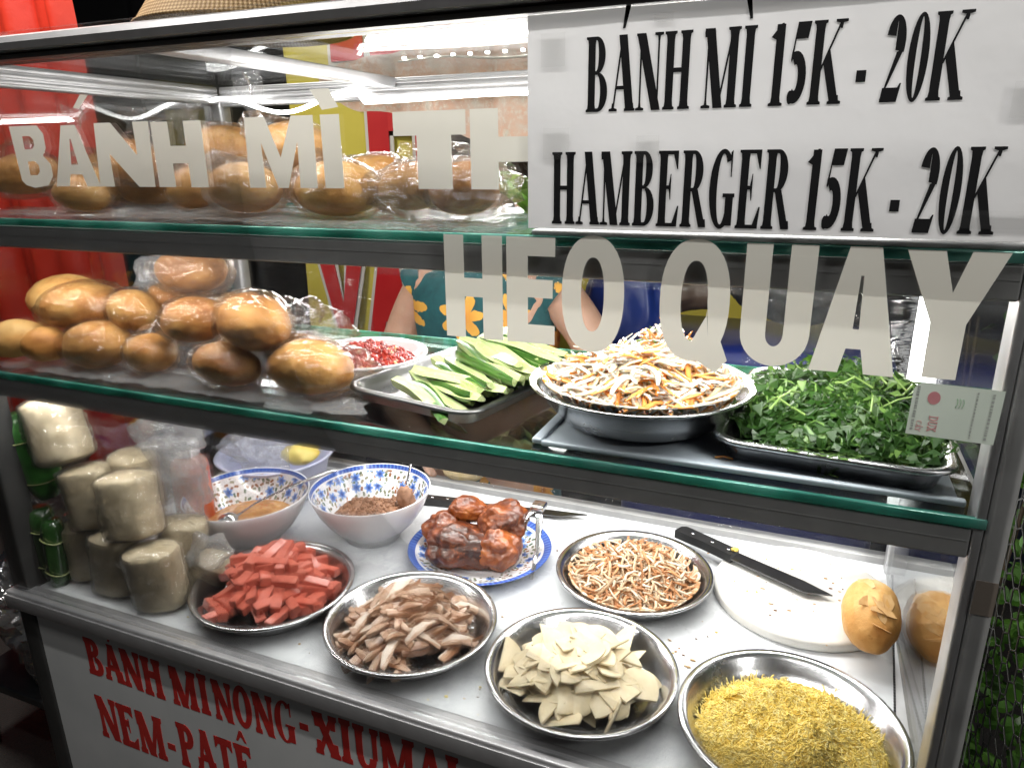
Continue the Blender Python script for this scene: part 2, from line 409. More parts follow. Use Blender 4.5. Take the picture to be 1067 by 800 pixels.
# ------------------------------------------------------------------ the cart
cart = thing('food_cart', 'aluminium and glass banh mi street food cart with white counter', 'food cart', (0, 0, GR))
def part(mb, name, mats, parent=cart, **k):
    o = mb.build(name, mats, parent, **k)
    if parent is cart: o.location = (o.location[0], o.location[1], o.location[2] - GR)
    return o
# counter (slightly wider towards the back right) and cabinet
mb = MB(); mb.add([(-.02, .012, 0), (1.229, .012, 0), (1.318, .548, 0), (-.02, .548, 0), (-.02, .012, -.02), (1.229, .012, -.02), (1.318, .548, -.02), (-.02, .548, -.02)],
       [(0, 1, 2, 3), (4, 7, 6, 5), (0, 4, 5, 1), (1, 5, 6, 2), (2, 6, 7, 3), (3, 7, 4, 0)])
part(mb, 'counter_top', M_counter, smooth=False)
mb = MB(); mb.bbox((-.004, -.016, -.028), (1.229, .0118, .0035), .003); mb.bbox((-.004, -.0185, -.024), (1.229, -.016, -.002), .001)
part(mb, 'counter_rail', [M_alu])
mb = MB(); mb.bbox((.0, .5485, -.028), (1.318, .572, .012), .002); part(mb, 'back_rail', M_aludark)
mb = MB()
mb.box((.02, .0, -.66), (1.225, .012, -.03)); mb.box((.0, .012, -.66), (.012, .54, -.03)); mb.box((1.213, .012, -.66), (1.225, .54, -.03)); mb.box((.012, .53, -.66), (1.213, .54, -.03))
mb.box((.012, .012, -.66), (1.213, .53, -.65))
pan = part(mb, 'front_panel', M_panel, smooth=False)
lt = MB(); text_line(lt, 'BÁNH MÌ', .125, .366, -.118, .066, .0, T=.30, t=.14, wob=.02)
text_line(lt, 'NÓNG', .372, .512, -.118, .067, .0, T=.30, t=.14, wob=.02)
text_line(lt, '-', .515, .536, -.105, .074, .0, T=.30, t=.14)
text_line(lt, 'XÍUMẠI', 0.540, .750, -.115, .067, .0, T=.27, t=.14, wob=.02)
lt.build('red_lettering', M_redpaint, pan, smooth=False)
lt = MB(); text_line(lt, 'NEM', .124, .262, -.236, .078, .0, T=.30, t=.14, wob=.02); text_line(lt, '-', .262, .285, -.23, .08, .0)
text_line(lt, 'PATÊ', .288, .43, -.23, .078, .0, T=.30, t=.14, wob=.02)
lt.build('red_lettering', M_redpaint, pan, smooth=False)
# posts
def post(x0, x1, y0, y1, z0, z1, mat, inner=None):
    mb = MB(); mb.bbox((x0, y0, z0), (x1, y1, z1), .004)
    p = part(mb, 'post', mat)
    return p
post(-.004, .030, -.004, .032, -.82, .7268, simple('dark_aluminium', (.04, .04, .04), (.06, .06, .058), 30, .5, .4))  # left post has a much darker base than the other posts
p = post(1.2115, 1.2285, -.004, .030, -.82, .7268, M_aludark)
mb = MB(); mb.bbox((1.2040, -.0032, .006), (1.2113, .026, .72), .0015); mb.build('edge_trim', M_alu, p)
mb = MB(); mb.box((1.2125, -.0046, .27), (1.2275, -.0039, .30)); mb.build('tape_patch', simple('brown_tape', (.20, .17, .14), (.24, .2, .17), 20, .5), p, smooth=False)
post(-.004, .024, .52, .548, -.82, .7268, M_alu)
post(1.222, 1.25, .52, .548, -.82, .7268, M_alu)
for x in (.02, 1.18):
    mb = MB(); mb.bbox((x, .012, -.845), (x + .04, .052, -.82), .004); part(mb, 'foot', M_black)
    mb = MB(); mb.bbox((x, .49, -.845), (x + .04, .53, -.82), .004); part(mb, 'foot', M_black)
# lower side frame lying on the counter (serrated strip)
mb = MB(); mb.add([(1.200, .03, .004), (1.234, .03, .004), (1.262, .518, .004), (1.232, .518, .004), (1.200, .03, .0005), (1.234, .03, .0005), (1.262, .518, .0005), (1.232, .518, .0005)],
                  [(0, 1, 2, 3), (4, 7, 6, 5), (0, 4, 5, 1), (1, 5, 6, 2), (2, 6, 7, 3), (3, 7, 4, 0)])
for k in range(90):
    f = k / 90; y = .035 + f * .48
    for xa in (1.200 + .032 * f, 1.234 + .028 * f): mb.box((xa - .0012, y, .004), (xa + .0012, y + .0022, .0062), mi=1)
part(mb, 'side_strip', [M_alu, M_black], smooth=False)
# top frame
mb = MB()
sec = [(-.018, .728), (-.026, .734), (-.029, .745), (-.025, .756), (-.014, .762), (.012, .762), (.016, .757), (.016, .731), (.012, .728)]
vs = [(x, y, .7275 + (z - .728) * .58) for x in (-.05, 1.26) for y, z in sec]; n = len(sec)
mb.add(vs, [(i, (i + 1) % n, n + (i + 1) % n, n + i) for i in range(n)] + [tuple(range(n))[::-1], tuple(range(n, 2 * n))])
mb.box((-.05, -.021, .7225), (1.30, .012, .727), mi=1)  # black strip stands in for the shaded gap below the rail
part(mb, 'top_rail', [M_alu, M_black], auto=40)
def grooved(x0, x1, y0, y1, z0, z1, k=3, axis='x'):
    mb = MB(); mb.bbox((x0, y0, z0), (x1, y1, z1), .002)
    for i in range(k):
        zz = z0 + (z1 - z0) * (i + .7) / (k + .4)
        if axis == 'x': mb.bbox((x0 + .003, y0 - .003, zz - .0028), (x1 - .003, y0 + .001, zz + .0028), .001)
        else: mb.bbox((x0 - .003, y0 + .003, zz - .0028), (x1 + .003, y1 - .003, zz + .0028), .001)
    return mb
part(grooved(.024, 1.222, .522, .548, .712, .745), 'top_rail', M_alu)
for x in (-.004, 1.224): part(grooved(x, x + .026, .017, .52, .716, .745, 3, 'y'), 'top_rail', M_alu)
mb = MB(); mb.bbox((.375, .017, .729), (.402, .521, .745), .002); part(mb, 'top_rail', M_alu)
mb = MB(); mb.bbox((.80, .017, .729), (.827, .521, .745), .002); part(mb, 'top_rail', M_alu)
mb = MB(); mb.box((-.01, -.012, .7478), (1.235, .548, .7515)); part(mb, 'roof_glass', thin('roof_glass', (.96, .97, .97), .03, .0, .18, smear=.03, hazecol=(.6, .62, .64)), smooth=False)
# shelves
def shelf(z, depth):
    mb = MB(); mb.box((.005, .001, z - .008), (1.212, depth, z)); s = part(mb, 'glass_shelf', M_glass, smooth=False)
    e = MB(); e.bbox((.005, -.0045, z - .0082), (1.212, .0005, z + .0002), .0008, 1); e.box((.005, depth + .0002, z - .008), (1.212, depth + .002, z)); 
    ed = e.build('polished_edge', M_edge, s)
    mb = MB(); mb.bbox((.030, -.003, z - .035), (1.2035, .018, z - .0092), .0018)
    for k in (1,): mb.box((.033, -.0033, z - .0135 - .007 * k), (1.2020, .001, z - .0125 - .007 * k))
    part(mb, 'shelf_rail', M_aludark, smooth=False)
    for x in (.0, 1.206):
        mb = MB(); mb.box((x, .033, z - .022), (x + .014, depth + .02, z - .0085)); part(mb, 'shelf_bracket', M_alu, smooth=False)
shelf(.351, .37); shelf(.5526, .335)
mb = MB(); mb.bbox((.842, -.0035, .5530), (1.2035, .0135, .5575), .001); part(mb, 'shelf_glint_bar', M_alu)  # bright bar stands in for the reflection on the shelf top
# panes
mb = MB(); mb.box((.0, -.0095, .006), (1.2285, -.0065, .722)); pane = part(mb, 'front_pane', M_pane, smooth=False)
for x in (.003, 1.2225):
    mb = MB(); mb.box((x, .034, .006), (x + .004, .518, .72)); part(mb, 'side_pane', M_pane, smooth=False)
mb = MB()  # crinkled plastic sheet across the open back
nx, nz_ = 70, 46
def cz(i, j):
    x = .03 + 1.19 * i / nx; z = .012 + .54 * j / nz_
    return (x, .557 + .006 * noise.noise(Vector((x * 5, z * 30, 1))) + .004 * noise.noise(Vector((x * 16, z * 70, 4))), z)
mb.add([cz(i, j) for j in range(nz_ + 1) for i in range(nx + 1)], [(j * (nx + 1) + i, j * (nx + 1) + i + 1, (j + 1) * (nx + 1) + i + 1, (j + 1) * (nx + 1) + i) for j in range(nz_) for i in range(nx) if j < 9 or j > 33 or i > 55 or i < 16])
part(mb, 'plastic_curtain', M_curtain)
# cream vinyl letters on the front pane
YL = -.0096
def loopbox(x0, z0, x1, z1): return [(x0, z0), (x1, z0), (x1, z1), (x0, z1)]
def letter(loops): 
    mb = MB(); mb.sheet(loops, xz(YL - .0006)); return mb.build('vinyl_letter', M_vinyl, pane, smooth=False)
def L_H(x0, x1, z0, z1, w, b=None): 
    b = b or w * .9; zc = (z0 + z1) / 2
    letter([[(x0, z0), (x0 + w, z0), (x0 + w, zc - b / 2), (x1 - w, zc - b / 2), (x1 - w, z0), (x1, z0), (x1, z1), (x1 - w, z1), (x1 - w, zc + b / 2), (x0 + w, zc + b / 2), (x0 + w, z1), (x0, z1)]])
def L_A(x0, x1, z0, z1, w, tw):
    xc = (x0 + x1) / 2; h = z1 - z0; s = lambda x, f: x
    l = lambda f: x0 + (xc - tw / 2 - x0) * f; r = lambda f: x1 + (xc + tw / 2 - x1) * f
    f1, f2 = .20, .36
    il = lambda f: l(f) + w; ir = lambda f: r(f) - w
    letter([[(x0, z0), (x0 + w, z0), (il(f1), z0 + h * f1), (ir(f1), z0 + h * f1), (x1 - w, z0), (x1, z0), (xc + tw / 2, z1), (xc - tw / 2, z1)],
            [(il(f2), z0 + h * f2), (ir(f2), z0 + h * f2), (xc + .001, z0 + h * .78), (xc - .001, z0 + h * .78)]])
z0, z1 = .591, .656
def rb(x0, x1, za, zb, c): return [(x0, za), (x1 - c, za), (x1, za + c * .8), (x1, zb - c * .8), (x1 - c, zb), (x0, zb)]
bx = .211
letter([[(bx + .004, z0 + .006), (bx + .010, z0 + .001), (bx + .024, z0 - .002), (bx + .047, z0 + .001), (bx + .057, z0 + .011), (bx + .057, z0 + .024), (bx + .047, z0 + .033), (bx + .054, z0 + .041), (bx + .054, z0 + .056), (bx + .046, z1), (bx, z1)],
        rb(bx + .020, bx + .037, z0 + .012, z0 + .027, .005), rb(bx + .019, bx + .036, z0 + .040, z0 + .054, .005)])
L_A(.271, .341, z0, z1 - .001, .021, .022)
letter([[(.319, .672), (.327, .671), (.345, .684), (.333, .685)]])
letter([[(.340, z0), (.362, z0), (.362, z0 + .034), (.398, z0), (.421, z0), (.424, z1), (.402, z1), (.402, z0 + .032), (.370, z1), (.346, z1)]])
L_H(.427, .494, z0, z1 - .001, .023, .017)
letter([[(.547, z0), (.567, z0), (.566, z0 + .042), (.582, z0), (.594, z0), (.609, z0 + .042), (.608, z0), (.628, z0), (.629, z1), (.604, z1), (.588, z0 + .028), (.573, z1), (.549, z1)]])
letter([loopbox(.637, z0, .658, z1)])
letter([[(.640, .660), (.658, .662), (.649, .678), (.628, .678)]])
letter([[(.737, z0), (.771, z0), (.771, z0 + .045), (.785, z0 + .045), (.785, z1), (.714, z1), (.714, z0 + .045), (.737, z0 + .045)]])
letter([[(.789, z0), (.815, z0), (.815, z0 + .0225), (.8425, z0 + .0225), (.8425, z0 + .0425), (.815, z0 + .0425), (.815, z1), (.789, z1)]])
z0, z1 = .459, .552
L_H(.760, .817, z0, z1, .0195, .017)
letter([[(.821, z0), (.866, z0), (.866, z0 + .017), (.841, z0 + .017), (.841, z0 + .041), (.864, z0 + .041), (.864, z0 + .057), (.841, z0 + .057), (.841, z1 - .016), (.866, z1 - .016), (.866, z1), (.821, z1)]])
def ell(cx, cz, rx, rz, p=2.3, n=40): 
    return [(cx + rx * math.copysign(abs(cos(2 * pi * i / n)) ** (2 / p), cos(2 * pi * i / n)), cz + rz * math.copysign(abs(sin(2 * pi * i / n)) ** (2 / p), sin(2 * pi * i / n))) for i in range(n)]
letter([ell(.8995, .5055, .0272, .0495), ell(.8995, .5055, .0100, .0315)])
o = ell(.984, .5055, .0275, .0495)
k = min(range(len(o)), key=lambda i: abs(o[i][0] - .992) + abs(o[i][1] - .457)); k2 = min(range(len(o)), key=lambda i: abs(o[i][0] - 1.0065) + abs(o[i][1] - .473))
o = o[:k] + [o[k], (1.004, .448), (1.013, .459)] + o[k2:] if k < k2 else o
letter([o, [(.9965, .4775)] + [q for q in ell(.984, .5055, .0105, .0325) if not (q[0] > .986 and q[1] < .49)][::1]])
zb = .482
letter([[(1.021, z1 + .001)] + [(1.021, zb)] + arc(1.0465, zb + .002, .0255, .026, 180, 360, 16) + [(1.072, z1 + .001), (1.053, z1 + .001), (1.053, zb)] + arc(1.0465, zb + .002, .0065, .010, 360, 180, 10) + [(1.040, z1 + .001)]])
L_A(1.074, 1.133, z0 - .001, z1 + .001, .0205, .021)
letter([[(1.151, z0 + .001), (1.173, z0 + .001), (1.1735, z0 + .042), (1.193, z1), (1.170, z1), (1.162, z0 + .064), (1.154, z1), (1.130, z1), (1.151, z0 + .042)]])
# led tapes and tube
mb = MB(); P = []
for i in range(60):
    x = -.0 + 1.2 * i / 59
    sag = (.018 * sin(x * 21 + 1.2) + .010 * sin(x * 9)) if x < .32 else .004 * sin(x * 14)
    zz = .704 + (sag if x < .32 else sag * .5) + (0 if x < .3 else .006); P.append((x + .02, .512 - (.012 if x < .3 else 0), zz))
mb.tube(P, .0036, 6); part(mb, 'led_tape', M_led)
mb = MB(); mb.tube([(.05 + 1.15 * i / 40, .524 + .003 * sin(i), .528 + .003 * sin(i * .9)) for i in range(41)], .003, 6); part(mb, 'led_tape', M_led)
mb = MB(); mb.tube([(.03 + 1.14 * i / 40, .376, .336 + .002 * sin(i * .9)) for i in range(41)], .0026, 6); part(mb, 'led_tape', M_led)
mb = MB(); mb.tube([(.40 + .8 * i / 40, .535 + .006 * sin(i * .7), .770 + .004 * sin(i * .5)) for i in range(41)], .002, 6)
tp = part(mb, 'led_tape', simple('clear_led_sleeve', (.5, .48, .4), (.6, .57, .5), 30, .3))
for i in range(26):
    mb2 = MB(); mb2.bbox((.41 + i * .03, .530, .7725), (.416 + i * .03, .536, .7765), .001); mb2.build('led_bulb', M_led, tp)
mb = MB(); mb.tube([(1.2165, .512, .07), (1.2165, .512, .54)], .008, 12); part(mb, 'light_tube', M_tube)
# front strips are area lights only; the lowest is added fill 
def clip(x, z): pass

# ------------------------------------------------------------------ paper price sign
sign = thing('price_sign', 'white paper price sign with black serif lettering taped to the glass front', 'sign', (.843, -.0125, .5600))
mb = MB(); nx, nzz = 60, 28; SW, SH = .366, .162
def sp(i, j):
    u, v = i / nx, j / nzz; x = u * SW; z = v * (SH - .006 * 0)
    return (x, -.0016 - .0005 * noise.noise(Vector((x * 12, z * 16, 2))) - .0003 * noise.noise(Vector((x * 40, z * 30, 5))), z)
vs = [sp(i, j) for j in range(nzz + 1) for i in range(nx + 1)]
n0 = len(vs); vs += [(x, y + .0003, z) for x, y, z in vs]
q = [(j * (nx + 1) + i, j * (nx + 1) + i + 1, (j + 1) * (nx + 1) + i + 1, (j + 1) * (nx + 1) + i) for j in range(nzz) for i in range(nx)]
mb.add([v for v in vs[:n0]], q); mb.build('paper_sheet', M_paper, sign)
for s, x0, x1, z, h, sl in (('BÁNH MÌ 15K - 20K', .048, .304, .0900, .0535, 0), ('HAMBERGER 15K - 20K', .0205, .335, 0.0042, .0565, 0)):
    lt = MB(); text_line(lt, s, x0, x1, z, h, -.0026, T=.30, t=.045)
    lt.v = [(x, -.0016 - .0005 * noise.noise(Vector((x * 12, z * 16, 2))) - .0003 * noise.noise(Vector((x * 40, z * 30, 5))) - .00060 + (y + .0026) * .3, z) for x, y, z in lt.v]
    lt.build('black_lettering', M_ink, sign, smooth=False)
for x, z, w, h in ((.345, .128, .03, .02), (.332, .078, .034, .022), (.012, .124, .02, .024), (.014, .055, .022, .024), (.09, .052, .018, .02), (.31, .008, .05, .012), (.1, .150, .014, .006)):
    mb = MB(); mb.sheet([loopbox(x, z, x + w, z + h)], xz(-.0040)); mb.build('tape_patch', M_tape, sign, smooth=False)
# small card stuck beside the right post
M_card = backlit('pale_green_card', (.50, .56, .50), (.56, .62, .55), 8, .25)
card = thing('paper_card', 'pale green printed card stuck sideways on the glass by the right post', 'card', (1.1755, -.0125, .436), (0, radians(1.5), 0))
mb = MB(); hw, hh = .0285, .0205; c = .006
mb.sheet([[(-hw, -hh), (hw, -hh), (hw, hh), (-hw + c, hh), (-hw + .002, hh - .002), (-hw, hh - c)]], xz(-.0004)); mb.build('card_sheet', M_card, card, smooth=False)
mp = simple('faded_pink_print', (.55, .22, .24), (.62, .3, .3), 60, .6); mg = simple('faded_grey_print', (.30, .33, .30), (.4, .42, .4), 60, .6); mgr = simple('faded_green_print', (.2, .42, .25), (.3, .5, .3), 60, .6)
def side_text(s, x, z0_, z1_, h, mat):
    mb = MB(); t = MB(); text_line(t, s, 0, (z1_ - z0_), 0, h, 0, T=.2, t=.09, depth=.00015)
    # rotate the line a quarter turn so that it reads downwards
    mb.add([(x + v[2], v[1] - .0006, z1_ - v[0]) for v in t.v], t.f); mb.build('print', mat, card, smooth=False)
side_text('DUX', -.0152, -.0165, -.004, .006, mp); side_text('CÁY', -.0228, -.0175, -.009, .0036, mp)
mb = MB(); mb.prism([arc(-.0145, .0095, .0042, .005, 0, 350)], .00015, xz(-.0006)); mb.build('print', mp, card, smooth=False)
for x, h_, mat in ((-.0262, .0018, mg), (.0215, .0016, mg), (.012, .001, mg)):
    mb = MB(); z = hh - .003
    while z > -hh + .003:
        w = R_.uniform(.0008, .0022); mb.box((x, -.00078, z - w), (x + h_, -.0006, z)); z -= w + R_.uniform(.0004, .0012)
    mb.build('print', mat, card, smooth=False)
for k in range(3):
    mb = MB(); mb.tube([(.0 + k * .002 + .001 * sin(i * .5), -.0007, .004 + i * .0012) for i in range(7)], .0002, 4); mb.build('print', mgr, card)

# ------------------------------------------------------------------ dishes
def plate_profile(r, h):
    return [(.0, .0035), (r * .70, .0035), (r * .76, .0055), (r * .84, h * .55), (r * .90, h * .86), (r * .935, h), (r * .985, h + .0015), (r, h - .0005), (r * .995, h - .003), (r * .94, h - .0022), (r * .905, h * .80), (r * .845, h * .47), (r * .765, .002), (r * .70, .0), (.0, .0)]
def steel_plate(loc, r, h, label, name='steel_plate', group='stainless steel plates on the counter', tilt=(0, 0, 0)):
    mb = MB(); mb.lathe(plate_profile(r, h), 80); o = mb.build(name, M_steel, loc=loc, rot=tilt); tag(o, label, 'plate', group); return o
PL = dict(nem=(.393, .118, .116), pork=(.623, .116, .1155), saus=(.8616, .110, .1165), egg=(1.0985, .108, .1195), bean=(.871, .344, .1155))
LB = dict(nem='stainless steel plate heaped with pink sausage sticks, leftmost on counter', pork='stainless steel plate of brown sliced pork strips, between pink sausage and white slices',
          saus='stainless steel plate of pale cream pork roll slices, at the counter front', egg='stainless steel plate of yellow floss, nearest the right post', bean='stainless steel plate of orange and white shredded pork skin, beside the knife')
for k, (x, y, r) in PL.items(): steel_plate((x, y, .0006), r, .031, LB[k])

# heap of sticks: top of a heap at (x, y)
def heap_spots(n, R, top, rot_bias=None, seed=1, base=.008, pw=1.6):
    rr = random.Random(seed); out = []
    for i in range(n):
        f = (i + .5) / n                      # lower pieces first, wide; upper ones gather at the centre
        lim = R * (1 - .75 * f ** 1.5); a = rr.uniform(0, 2 * pi); q = lim * sqrt(rr.uniform(.05, 1))
        x, y = q * cos(a), q * sin(a); d = q / R
        z = base + (top - base) * f * (1 - d ** 2 * .55) + max(0, q - .076) * .9
        out.append((x, y, z, rr.uniform(0, pi) if rot_bias is None else rot_bias + rr.gauss(0, .55), rr.uniform(-.22, .22), rr.uniform(-.2, .2)))
    return out
def scatter_pieces(name, meshes, mat, loc, spots, label, cat, group):
    first = {}
    for i, (x, y, z, rz_, tx, ty) in enumerate(spots):
        k = i % len(meshes)
        if k not in first: o = meshes[k].build(name, mat, auto=38); first[k] = o
        else: o = first[k].copy(); COL.objects.link(o)
        o.location = (loc[0] + x, loc[1] + y, loc[2] + z)
        q_ = sqrt(x * x + y * y); slope = min(.36, q_ * 5) * (1 - 1.7 * min(1, max(0, (q_ - .055) / .03)))
        e = Euler((tx, ty, rz_)).to_matrix()
        ax = Vector((-y, x, 0))
        if ax.length > 1e-4: e = Matrix.Rotation(slope * .8, 3, ax.normalized()) @ e
        o.rotation_euler = e.to_euler()
        tag(o, label, cat, group)
def crate_bar(L, w, h, seed, jit=.0008, bend=0.0):
    rr = random.Random(seed); mb = MB(); bm = bmesh.new(); bmesh.ops.create_cube(bm, size=1)
    for v in bm.verts: v.co = Vector((v.co.x * L, v.co.y * w, v.co.z * h))
    bmesh.ops.subdivide_edges(bm, edges=[e for e in bm.edges if abs((e.verts[0].co - e.verts[1].co).x) > L * .5], cuts=4)
    bmesh.ops.bevel(bm, geom=bm.edges[:], offset=w * .07, segments=2, affect='EDGES', clamp_overlap=True)
    for v in bm.verts:
        v.co.z += bend * (1 - (2 * v.co.x / L) ** 2) * L; v.co += Vector((rr.gauss(0, jit), rr.gauss(0, jit), rr.gauss(0, jit))) * .6
        v.co.y += nz(v.co.x, seed, 0, 40) * jit * 1.8
    bm.verts.index_update(); mb.add([v.co[:] for v in bm.verts], [[v.index for v in f.verts] for f in bm.faces]); bm.free(); return mb
# pink fermented sausage sticks
g = G('pink_sausage'); f = g.noise(140, 3); f2 = g.noise(420, 2)
col = g.ramp(f, [(.3, (.42, .085, .056)), (.6, (.53, .14, .095)), (.8, (.62, .25, .18))])
col = g.mix(g.mth('MULTIPLY', g.rnd(), .5), col, (.60, .13, .08)); col = g.mix(g.mth('MULTIPLY', g.step(f2, .66, .72), .6), col, (.75, .42, .34))
g.p(Base_Color=col, Roughness=.32, Normal=g.bump(f, .25, .001), Subsurface_Weight=.05, Subsurface_Radius=(.004, .002, .001), Coat_Weight=.25, Coat_Roughness=.2); M_nem = g.m
x, y, r = PL['nem']
sp_ = heap_spots(112, .088, .068, None, 3)
scatter_pieces('sausage_stick', [crate_bar(L, w, w * .95, i, .00012) for i, (L, w) in enumerate([(.060, .0135), (.052, .0125), (.066, .013), (.044, .0135), (.056, .014)])], M_nem, (x - .004, y, .006), sp_, 'pink sausage stick heaped on the leftmost steel plate', 'sausage stick', 'pink sausage sticks')
# roast pork strips
g = G('sliced_pork'); vm = g.n('Mapping', {'Vector': g.obj()}); vm.inputs['Scale'].default_value = (.35, 1, 2.2)
f = g.noise(120, 4, .6, vm.outputs[0]); col = g.ramp(f, [(.25, (.30, .14, .075)), (.42, (.50, .30, .19)), (.58, (.64, .46, .34)), (.75, (.76, .63, .52))])
col = g.mix(g.mth('MULTIPLY', g.rnd(), .45), col, (.46, .25, .14))
so_ = g.n('SeparateXYZ'); g.set(so_.inputs[0], g.obj()); fy = g.mth('ADD', so_.outputs[1], g.mth('MULTIPLY_ADD', g.noise(70, 3), .010, -.005))
col = g.mix(g.mth('MULTIPLY', g.step(fy, .0005, .0035), g.step(g.rnd(), .25, .55)), col, (.80, .68, .57)); col = g.mix(g.mth('MULTIPLY', g.step(g.mth('MULTIPLY', fy, -1.0), .0030, .0055), .8), col, (.30, .12, .05))
g.p(Base_Color=col, Roughness=.34, Normal=g.bump(f, .5, .0016), Subsurface_Weight=.06, Subsurface_Radius=(.005, .002, .001), Coat_Weight=.35, Coat_Roughness=.25); M_pork = g.m
def strip_mesh(L, w, h, seed, bend):
    mb = crate_bar(L, w * 2, h * 2, seed, .0006, bend * .5); rr = random.Random(seed)
    out = []
    for x, y, z in mb.v:
        u = x / L; k = 1 - .35 * abs(2 * u) ** 3 + .25 * nz(u * 3, seed, 0, 1.5)
        out.append((x, y * k + bend * L * (1 - 4 * u * u) * .6, z * k + .0035 * sin(u * 5 + seed) + y * .5 * sin(u * 3 + seed * 2)))
    mb.v = out; return mb
x, y, r = PL['pork']
scatter_pieces('pork_strip', [strip_mesh(L, w, h, i, b) for i, (L, w, h, b) in enumerate([(.066, .0062, .0036, .1), (.055, .0055, .0042, -.12), (.074, .006, .003, .15), (.048, .0065, .004, .05), (.06, .005, .0045, -.18), (.07, .007, .0032, -.05)])], M_pork, (x - .002, y - .004, .006),
               heap_spots(215, .077, .060, .75, 5), 'brown sliced pork strip heaped on a steel plate', 'pork strip', 'sliced pork strips')
# cream pork roll slices: half-moon pieces
g = G('cream_pork_roll'); f = g.noise(90, 4); rind = g.noise(30, 3)
col = g.ramp(f, [(.3, (.66, .56, .37)), (.7, (.76, .67, .48))]); col = g.mix(g.mth('MULTIPLY', g.rnd(), .35), col, (.64, .52, .32)); col = g.mix(g.mth('MULTIPLY', g.step(g.noise(300, 2), .68, .72), .35), col, (.25, .16, .08))
g.p(Base_Color=col, Roughness=.42, Normal=g.bump(f, .15, .0008), Subsurface_Weight=.12, Subsurface_Radius=(.006, .004, .002)); M_roll = g.m
def slice_mesh(Rr, cut, th, seed, curl):
    bm = bmesh.new(); mb = MB(); n = 20; pts = []
    a0 = math.acos(cut)
    loop = [(Rr * cos(-a0 + 2 * a0 * i / n) - Rr * (cut + .5 * (1 - cut)), Rr * sin(-a0 + 2 * a0 * i / n)) for i in range(n + 1)]
    nn = len(loop); ins = [(px * .86, py * .93) for px, py in loop]
    def zf(px, py): return curl * (py * py) * 14 + curl * px * 2
    vs = []
    for lp, zz in ((ins, 0), (loop, .0009), (loop, th - .0009), (ins, th)):
        vs += [(px, py, zz + zf(px, py)) for px, py in lp]
    vs += [(0, 0, 0), (0, 0, th)]
    fs = []
    for k in range(3):
        for i in range(nn):
            j = (i + 1) % nn; fs.append((k * nn + i, k * nn + j, (k + 1) * nn + j, (k + 1) * nn + i))
    for i in range(nn):
        j = (i + 1) % nn; fs.append((4 * nn, j, i)); fs.append((4 * nn + 1, 3 * nn + i, 3 * nn + j))
    mb.add(vs, fs); return mb
x, y, r = PL['saus']
sp_ = heap_spots(130, .088, .058, None, 9, base=.010); rr = random.Random(2)
sp_ = [(a, b, c, rz_, rr.gauss(0, .24), rr.gauss(0, .24)) for a, b, c, rz_, _, _ in sp_]
scatter_pieces('pork_roll_slice', [slice_mesh(Rr, c, th, i, cu) for i, (Rr, c, th, cu) in enumerate([(.026, -.15, .0040, .12), (.029, .1, .0036, -.1), (.024, -.45, .0042, .2), (.032, .35, .0048, .0), (.027, -.05, .0034, -.2)])], M_roll, (x - .004, y - .006, .006), sp_,
               'cream pork roll slice heaped on a steel plate', 'pork roll slice', 'cream pork roll slices')

